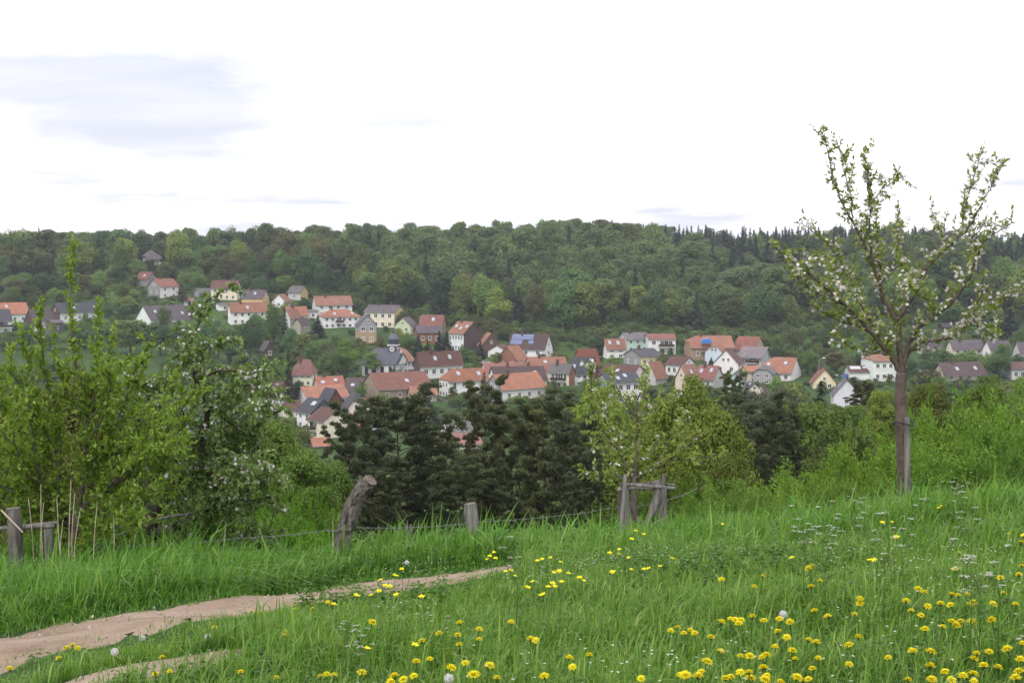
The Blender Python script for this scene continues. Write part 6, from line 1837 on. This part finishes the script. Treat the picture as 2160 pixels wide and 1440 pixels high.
rng = np.random.default_rng(5)
def blade_mesh(name, x, y, L, W, lean, droop, tint, mat):
    """every blade: two lower quads' worth of curve and a tip, five vertices"""
    n = len(x); z = H(x, y) - .01
    a = rng.uniform(0, 6.283, n); dx, dy = np.cos(a) + .35, np.sin(a)*.9 - .1
    nn = np.hypot(dx, dy); dx, dy = dx/nn, dy/nn
    b = a + rng.normal(size=n)*.5; sx_, sy_ = -np.sin(b), np.cos(b)
    P = np.stack([x, y, z], 1); D = np.stack([dx, dy, 0*x], 1); S = np.stack([sx_, sy_, 0*x], 1)
    L = L[:, None]; W = W[:, None]; lean = lean[:, None]; droop = droop[:, None]
    up = np.array([[0, 0, 1.0]])
    m = P + D*(lean*.5 + droop*.2)*L + up*.56*L
    t = P + D*(lean + droop)*L + up*(1 - .25*lean - .7*droop)*L
    V = np.stack([P - S*W*.4, P + S*W*.4, m + S*W*.5, m - S*W*.5, t], 1).reshape(-1, 3)
    k = np.arange(n)*5
    q = np.stack([k, k+1, k+2, k+3], 1); tr = np.stack([k+3, k+2, k+4], 1)
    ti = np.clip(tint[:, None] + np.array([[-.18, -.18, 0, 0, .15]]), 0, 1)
    return mesh_np(name, V, q, tr, M[mat], ti)
NC = 52000
cyy = np.sqrt(rng.uniform(3.5**2, 19.5**2, NC)); cxx = rng.uniform(-.43, .43, NC)*cyy + rng.uniform(-1.5, 1.5, NC)
nb = rng.integers(6, 15, NC)
ci = np.repeat(np.arange(NC), nb)
ctint = rng.random(NC)*.55; clen = rng.uniform(.55, 1.0, NC) + .75*(rng.random(NC) < .13)*rng.random(NC)
bx_ = cxx[ci] + rng.normal(size=len(ci))*.045; by_ = cyy[ci] + rng.normal(size=len(ci))*.045
ue, le_ = up_edge(bx_), lo_edge(bx_)
xend = _u[-1, 0] + .05
beyond = (by_ > ue + .02) & (bx_ < xend)
dl = np.where(bx_ < xend, le_ - by_, 9)                    # distance below the first rut
patch = .5 + .5*np.sin(bx_*1.9 + 1.3*np.sin(by_*1.1))*np.sin(by_*1.7 + bx_*.6)
patch2 = .5 + .5*np.sin(bx_*.8 + 2.1*np.sin(by_*.5 + 1))*np.sin(by_*.9 - bx_*.4 + .5)
farR = np.clip((by_ - (9.9 - .2*bx_))/3.5, 0, 1)
med = (bx_ < -1.0) & (dl > 0) & (dl < 1.5)
hv = (.285 + .15*patch)*np.clip((by_ - ue)/.55, .22, 1)     # verge
hm = (.10 + .07*patch + .03*patch2)*(1 - farR) + (.25 + .14*patch2)*farR
hm = hm*np.clip(.22 + .78*dl/2.0, .22, 1)
hm = np.where(med, .03 + .035*patch, hm)
L = np.where(beyond, hv, hm)*clen[ci]*rng.uniform(.55, 1.25, len(ci))
in1 = inside(poly1, bx_, by_); in2 = inside(poly2, bx_, by_)
nearedge = (np.abs(by_ - ue) < .22) | (np.abs(dl) < .25)
keep = ~(in1 & (rng.random(len(ci)) > np.where(nearedge, .25, .012))) & ~(in2 & (rng.random(len(ci)) > .2))
keep &= ~((by_ > 15.9) & (bx_ < .8)) & ~(med & (np.sin(bx_*4.1 + by_*2.7) + np.sin(bx_*1.7 - by_*3.9) > .75) & (rng.random(len(ci)) < .8))
bare_edge = (np.abs(by_ - ue) < .14 + .1*np.sin(bx_*7)) | (np.abs(dl) < .12 + .08*np.sin(bx_*6 + 2))
keep &= ~(bare_edge & (bx_ < xend - .3) & (rng.random(len(ci)) < .3))
bx_, by_, L, ci, beyond, farR, med = [q[keep] for q in (bx_, by_, L, ci, beyond, farR, med)]
L = np.where(inside(poly1, bx_, by_) | inside(poly2, bx_, by_), .02 + .05*rng.random(len(L)), L)
n = len(bx_)
Wd = np.clip(.005 + .016*L, .005, .0115)*rng.uniform(.75, 1.25, n)*np.clip(by_/9, .85, 1.6)
lean = rng.uniform(.05, .45, n); droop = rng.random(n)**1.6*.75
tint = np.clip(ctint[ci] + rng.random(n)*.4, 0, 1); tint[rng.random(n) < .05] = 1
tallm = beyond | (rng.random(n) < farR*.8)
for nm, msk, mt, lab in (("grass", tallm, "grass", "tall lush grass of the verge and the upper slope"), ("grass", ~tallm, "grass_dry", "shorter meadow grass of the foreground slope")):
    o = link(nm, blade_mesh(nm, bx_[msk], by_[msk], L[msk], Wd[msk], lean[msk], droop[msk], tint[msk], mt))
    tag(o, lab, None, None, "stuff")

# leafy weeds among the grass
N = 5200
yy = np.sqrt(rng.uniform(3.6**2, 19**2, N)); xx = rng.uniform(-.41, .41, N)*yy
cl = np.sin(xx*2.3 + 1)*np.sin(yy*1.9) + .4*np.sin(xx*.9 + yy*.8)
keep = (cl > .05) & ~inside(poly1, xx, yy) & ~inside(poly2, xx, yy) & ~((yy > 15.4) & (xx < 1))
dle = lo_edge(xx) - yy
keep &= ~((xx < _u[-1, 0] + .1) & (dle > -.2) & (dle < 1.3) & (rng.random(N) < .93)) & ~((np.abs(yy - up_edge(xx)) < .4) & (xx < .2))
xx, yy = xx[keep], yy[keep]
tallz = (yy > up_edge(xx) + .3) & (xx < .2) | (yy > 11)
wi = np.where(tallz, rng.integers(0, 2, len(xx)), np.where(yy > 8.5, 1, 2))
ws = rng.uniform(.7, 1.2, len(xx))
scatter("weeds", [(m, None) for m in WEED], np.stack([xx, yy, H(xx, yy)], 1), np.stack([0*xx, 0*xx, rng.uniform(0, 6.28, len(xx))], 1), np.stack([ws, ws, ws], 1), wi, "leafy nettles and plantain growing through the meadow grass")

# pebbles on the track
def gen_pebble(seed):
    R = random.Random(seed); b = MB(); pr = []
    for z, r in ((-.4, .6), (0, 1), (.45, .6)):
        pr += [(r*math.cos(a)*R.uniform(.8, 1.2), r*math.sin(a)*R.uniform(.7, 1.1), z*R.uniform(.8, 1.1)) for a in np.linspace(0, 5.4, 7)]
    b.poly(pr, [(i*7+k, i*7+(k+1) % 7, (i+1)*7+(k+1) % 7, (i+1)*7+k) for i in range(2) for k in range(7)] + [list(range(7))[::-1], list(range(14, 21))])
    return b.mesh("pebble", M["pebble"], True)
M["pebble"] = surf_mat("pebble", (0.3, 0.24, 0.2), (0.55, 0.48, 0.43), 5, 0.9)
bx = np.concatenate([poly1, poly2]); N = 2600
xx = rng.uniform(-6, .8, N); yy = rng.uniform(4.5, 11.5, N)
keep = inside(poly1, xx, yy) | inside(poly2, xx, yy); xx, yy = xx[keep], yy[keep]
ps = .004 + .011*rng.random(len(xx))**3
scatter("gravel", [(gen_pebble(k), None) for k in range(4)], np.stack([xx, yy, H(xx, yy) + .014], 1), rng.uniform(0, 3, (len(xx), 3)), np.stack([ps, ps, ps*.7], 1), rng.integers(0, 4, len(xx)), "small loose stones on the trodden earth")

# ------------------------------------------------------------------ flowers
def gen_dandelion(seed, open_=1.0):
    rng = np.random.default_rng(seed); rows = []
    for ring, (n, r, tilt) in enumerate(((26, .021, .12), (20, .017, .45), (14, .012, .9), (8, .008, 1.4))):
        for k in range(n):
            a = 2*math.pi*(k + .5*ring)/n + rng.normal()*.06
            d = np.array([math.cos(a), math.sin(a), tilt*open_ + rng.normal()*.06])
            rows.append((np.array([.002*math.cos(a), .002*math.sin(a), .002*ring]), d, np.array([0, 0, 1.]), r*rng.uniform(.9, 1.1)*1.05, .0065, rng.uniform(.2, 1)))
    head = leaf_mesh("head", rows, M["yellow"], rng)
    b = MB(); b.tube([(0.004, 0.003, -.3), (.002, -.002, -.15), (0, 0, -.012), (0, 0, 0)], [.0022, .002, .002, .006], 5)
    b.tube([(0, 0, -.014), (0, 0, -.006), (0, 0, 0)], [.003, .008, .009], 7)
    return head, b.mesh("stem", M["stem"], True)
DAND = [gen_dandelion(1), gen_dandelion(2, 1.3), gen_dandelion(3, .7)]
def gen_butter(seed):
    rng = np.random.default_rng(seed); rows = []
    for k in range(5):
        a = 2*math.pi*k/5; d = np.array([math.cos(a), math.sin(a), .55])
        rows.append((np.zeros(3), d, np.array([0, 0, 1.]), .015, .014, .8))
    for k in range(6):
        a = rng.uniform(0, 6.28); rows.append((np.zeros(3), np.array([math.cos(a), math.sin(a), 1.2]), np.array([0, 0, 1.]), .006, .004, .1))
    b = MB(); b.tube([(.01, .01, -.5), (.004, -.004, -.25), (0, 0, 0)], [.0018, .0015, .0012], 4)
    return leaf_mesh("head", rows, M["yellow"], rng), b.mesh("stem", M["stem"], True)
BUTT = [gen_butter(5), gen_butter(6)]
def gen_clock(seed):
    rng = np.random.default_rng(seed); rows = []
    for v in unit(rng, 130):
        for _ in range(2): rows.append((v*.006, v + rng.normal(size=3)*.22, rng.normal(size=3), .021, .0028, .6))
    for v in unit(rng, 200):
        t = np.cross(v, rng.normal(size=3)); rows.append((v*.0215 - t*.004, t, v, .009, .005, .8))
    b = MB(); b.tube([(.003, 0, -.3), (0, 0, 0)], [.0022, .0018], 5)
    return leaf_mesh("head", rows, M["fluff"], rng), b.mesh("stem", M["stem"], True)
CLOCK = gen_clock(3)
def gen_parsley(seed, h=.85):
    rng = np.random.default_rng(seed); R = random.Random(seed); rows = []; lv = []; b = MB()
    b.tube([(0, 0, 0), (.02, .01, h*.5), (.01, 0, h*.78)], [.004, .0035, .003], 5)
    tops = []
    for k in range(R.randint(4, 6)):
        a = R.uniform(0, 6.28); l = h*R.uniform(.14, .3); z0 = h*R.uniform(.5, .78)
        e = Vector((math.cos(a)*l*.55, math.sin(a)*l*.55, z0 + l*.85)); b.tube([(.012, .004, z0), e*.5 + Vector((.006, .002, z0*.5 + .02)), e], [.0022, .002, .0015], 4, cap=False); tops.append(e)
    for e in tops:
        ur = R.uniform(.03, .05)
        for j in range(10):
            a = R.uniform(0, 6.28); rr = ur*math.sqrt(R.random()); c = e + Vector((math.cos(a)*rr, math.sin(a)*rr, .035 - rr*.25))
            b.tube([e, c], [.0008, .0007], 3, cap=False)
            for q in range(11):
                a2 = R.uniform(0, 6.28); r2 = .0095*math.sqrt(R.random()); p = np.array([c.x + math.cos(a2)*r2, c.y + math.sin(a2)*r2, c.z + .002])
                d = rng.normal(size=3)*np.array([1, 1, .3]); rows.append((p - d*.0012, d, np.array([0, 0, 1.]) + rng.normal(size=3)*.3, .005, .0045, R.uniform(.2, 1)))
    for k in range(7):
        a = R.uniform(0, 6.28); z0 = h*R.uniform(.1, .6); l = R.uniform(.08, .17)
        for j in range(14):
            t = (j + 1)/14; p = np.array([math.cos(a)*l*t, math.sin(a)*l*t, z0 + l*.4*t])
            d = np.array([math.cos(a + (1 if j % 2 else -1)*.9), math.sin(a + (1 if j % 2 else -1)*.9), .1]); lv.append((p, d, np.array([0, 0, 1.]), .05*(1.1 - t), .02, R.uniform(.1, .8)))
    return leaf_mesh("umbels", rows, M["white_petal"], rng), b.mesh("stem", M["stem"], True), leaf_mesh("leaves", lv, M["weed"], rng), h
PARS = [gen_parsley(71), gen_parsley(72), gen_parsley(73), gen_parsley(74)]

Z8 = [(347,458),(890,380),(868,395),(595,442),(543,508),(937,466),(884,507),(1746,403),(2143,380),(2130,430),(2018,455),(1768,300),(2072,188),(2146,237),(1525,522),(1563,542),(1725,555),(1763,555),(1821,550),(2037,543),(1454,588),(1177,580),(1177,610),(1583,622),(1661,607),(1720,615),(1835,612),(1858,601),(1975,610),(2107,606),(903,648),(983,684),(1144,666),(1483,648),(1543,674),(400,700),(430,704),(350,714),(462,707),(450,728),(532,683),(600,707),(693,697),(757,716),(42,772),(160,768),(185,782),(120,782),(282,805),(683,772),(738,808),(870,825),(915,838),(1169,804),(1110,852),(1566,766),(1672,750),(1727,712),(1778,718),(1848,717),(1755,735),(1965,704),(343,888),(772,888),(668,867),(460,922),(516,925),(590,930),(615,915),(788,938),(927,940),(1112,968),(1345,935),(1491,898),(1601,900),(2150,850),(2059,880),(1876,900),(1860,935),(2137,940),(260,951),(597,990),(892,1002),(225,1015),(130,1032),(205,1050),(460,1020),(512,1023),(617,1040),(400,1045),(520,1057),(605,1062),(800,1052),(867,1058),(1597,992),(1686,1022),(1917,988),(2003,990),(1857,1033),(2130,1025),(2110,1050),(1795,1047),(1607,1065),(1725,1068),(1860,1070),(1465,1068),(1950,900),(700,1075),(370,1055)]
Z7 = [(2085,792),(2130,770),(787,738),(907,782),(907,842),(783,875),(1222,838),(1255,847),(1585,937),(1463,957),(1482,1010),(1308,1070),(1904,1082),(520,977),(603,963),(822,988),(972,1000),(735,1015),(870,1060),(890,1050),(1016,1079),(185,1047),(20,1063),(384,1066),(440,1088),(506,1067),(660,810),(250,737),(2145,1060),(365,1103),(1104,738),(775,815),(554,853)]
Z6 = [(425,922),(493,918),(460,900),(370,985),(62,1048),(1358,788),(1590,688),(1650,696),(1775,690),(1870,672),(1890,710),(1838,752),(1980,674),(2075,630),(2095,648),(1805,820),(1795,840),(1523,1070),(1073,1070),(1025,980),(983,1093),(1747,1112),(2030,1103),(2068,1090),(2110,1093)]
BC = [(998,308),(973,333),(1006,348),(957,352),(1268,363),(1296,352),(1347,343),(1408,370),(1070,425),(1102,420),(1125,457),(1235,490),(1203,528),(1332,528),(1372,525),(1300,572),(1285,578),(1548,487),(1415,497),(1455,443),(1358,503),(1366,435),(1771,292),(1768,320),(1710,315),(1828,343),(2093,345),(1922,200),(1870,177),(1845,228),(1843,415),(1921,415),(1950,410),(2023,395),(1730,435),(431,412),(391,458),(326,513),(290,555),(243,578),(150,578),(553,585),(355,520),(397,573),(10,635),(300,483),(218,912),(510,880),(1400,425),(1525,468)]
BC8 = [(50,335),(352,130),(770,335),(1310,125),(1368,118),(1665,20),(2155,200),(1395,212),(1235,352),(1262,350)]
rf = random.Random(11)
def flower_at(px, py, h, name, model, label, cat, group, scl=1.0, tilt=.35):
    g = ground_hit(px, py, h)
    p = empty(name, (g.x, g.y, g.z + h)); tag(p, label, cat, group)
    p.rotation_euler = (rf.uniform(-.1, .1) + tilt*rf.uniform(.3, 1.2), rf.uniform(-.3, .3), rf.uniform(-.5, .5)); p.scale = (scl, scl, scl)
    hd = link("head", model[0], p); hd.rotation_euler = (0, 0, rf.uniform(0, 6.28)); link("stem", model[1], p)
dpos = [(1400 + a/2.842, 1060 + b/2.842) for a, b in Z8] + [(700 + a/2.919, 1060 + b/2.919) for a, b in Z7] + [(a/3, 1060 + b/3) for a, b in Z6]
def dlab(a, b):
    if a < 720: return "yellow dandelion flower beside the bare earth ruts", "dandelion", "dandelions beside the ruts"
    if a < 1100: return "yellow dandelion flower in the meadow grass right of the rut's end", "dandelion", "dandelions right of the ruts"
    if a < 1560: return "yellow dandelion flower low in the middle meadow", "dandelion", "dandelions in the middle meadow"
    if b < 1300: return "yellow dandelion flower higher up the right hand meadow", "dandelion", "dandelions up the right meadow"
    return "yellow dandelion flower in the dense bottom right patch", "dandelion", "dandelions in the bottom right patch"
for i, (a, b) in enumerate(dpos):
    low = a < 720
    flower_at(a, b, rf.uniform(.05, .09) if low else rf.uniform(.13, .2), "dandelion", DAND[i % 3], *dlab(a, b), rf.uniform(.62, .95), rf.uniform(-.1, .45))
for a, b in [(700 + a/2.919, 1060 + b/2.919) for a, b in BC] + [(1400 + a/2.842, 1060 + b/2.842) for a, b in BC8] + [(1890, 1010), (1880, 998), (1768, 1030), (1750, 1035), (1985, 1068), (1980, 1072)]:
    flower_at(a, b, rf.uniform(.26, .34), "buttercup", BUTT[rf.randint(0, 1)], "small yellow buttercup on a thin stalk in the tall grass", "buttercup", "buttercups in the tall grass", rf.uniform(1.0, 1.35), .3)
for a, b, h, lab in ((947, 1432, .18, "white dandelion seed ball at the bottom of the meadow"), (858, 1186, .25, "white dandelion seed ball before the verge grass"), (300, 1345, .08, "pale seed ball on the track's edge, left one"), (438, 1343, .08, "pale seed ball on the grassy strip between ruts"), (242, 1374, .08, "small pale seed ball low on the grassy strip"), (1652, 1296, .17, "pale seed ball among the dandelions")):
    flower_at(a, b, h, "dandelion_seed_ball", CLOCK, lab, "seed ball", None, .72)
UM = [(700 + a/2.919, 1060 + b/2.919) for a, b in [(85,700),(165,695),(125,770),(200,790),(670,662),(205,1012),(1135,215)]]
UM += [(1400 + a/2.842, 1060 + b/2.842) for a, b in [(845,55),(980,138),(1905,210),(2025,265),(1845,285),(1320,140),(1895,435),(2110,700)]]
UM += [(1500 + a/2.88, 740 + b/2.88) for a, b in [(880,852),(930,862),(965,895),(690,930),(568,977),(828,962),(1430,742),(1490,745),(1530,760),(1495,815),(1270,832),(1180,945),(1555,905),(1130,690),(1810,640),(1620,690)]]
for i, (a, b) in enumerate(UM):
    m = PARS[i % 4]; h = .5 if b < 1200 else .3
    g = ground_hit(a, b, h*.98); s_ = h/m[3]
    p = empty("cow_parsley", g, rf.uniform(0, 6.28)); p.scale = (s_*.85, s_*.85, s_)
    where = ("in the meadow left of the middle" if a < 1100 else "in the meadow towards the right edge") if b > 1200 or a < 1100 else ("in tall grass left of the apple trunk" if a < 1900 else "in tall grass right of the apple trunk")
    tag(p, "white lacy cow parsley " + where, "cow parsley", "cow parsley " + where)
    tag(link("umbels", m[0], p), kind="stuff"); link("stem", m[1], p); link("leaves", m[2], p)
# tiny white chickweed stars, too many and too small to count
rows = []; N = 1500; rng2 = np.random.default_rng(8)
for _ in range(N):
    y = math.sqrt(rng2.uniform(4.2**2, 12**2)); x = rng2.uniform(-.1, .42)*y
    if math.sin(x*1.7 + .5)*math.sin(y*1.4 + 1) + .5*(x/y) < .12: continue
    z = hz(x, y) + rng2.uniform(.1, .2)
    for k in range(3):
        a = k*2.1 + rng2.uniform(0, 1); rows.append((np.array([x, y, z]), np.array([math.cos(a), math.sin(a), .3]), np.array([0, 0, 1.]), .008, .007, .6))
sf = link("chickweed_flowers", leaf_mesh("chickweed_flowers", rows, M["white_petal"], rng2)); tag(sf, "tiny white chickweed stars sprinkled through the meadow", None, None, "stuff")

# ------------------------------------------------------------------ haze
m, n, l, out = new_mat("valley_haze")
pv = n.new("ShaderNodeVolumePrincipled"); pv.inputs["Color"].default_value = (0.82, 0.87, 1.0, 1); pv.inputs["Density"].default_value = HAZE
pv.inputs["Anisotropy"].default_value = 0.0
l.new(pv.outputs[0], out.inputs["Volume"])
if HAZE > 0:
    hzo = link("haze", box_mesh("haze", m, -3300, 3300, -350, 3300, -45, 60)); tag(hzo, "thin bluish air over the valley", None, None, "stuff")
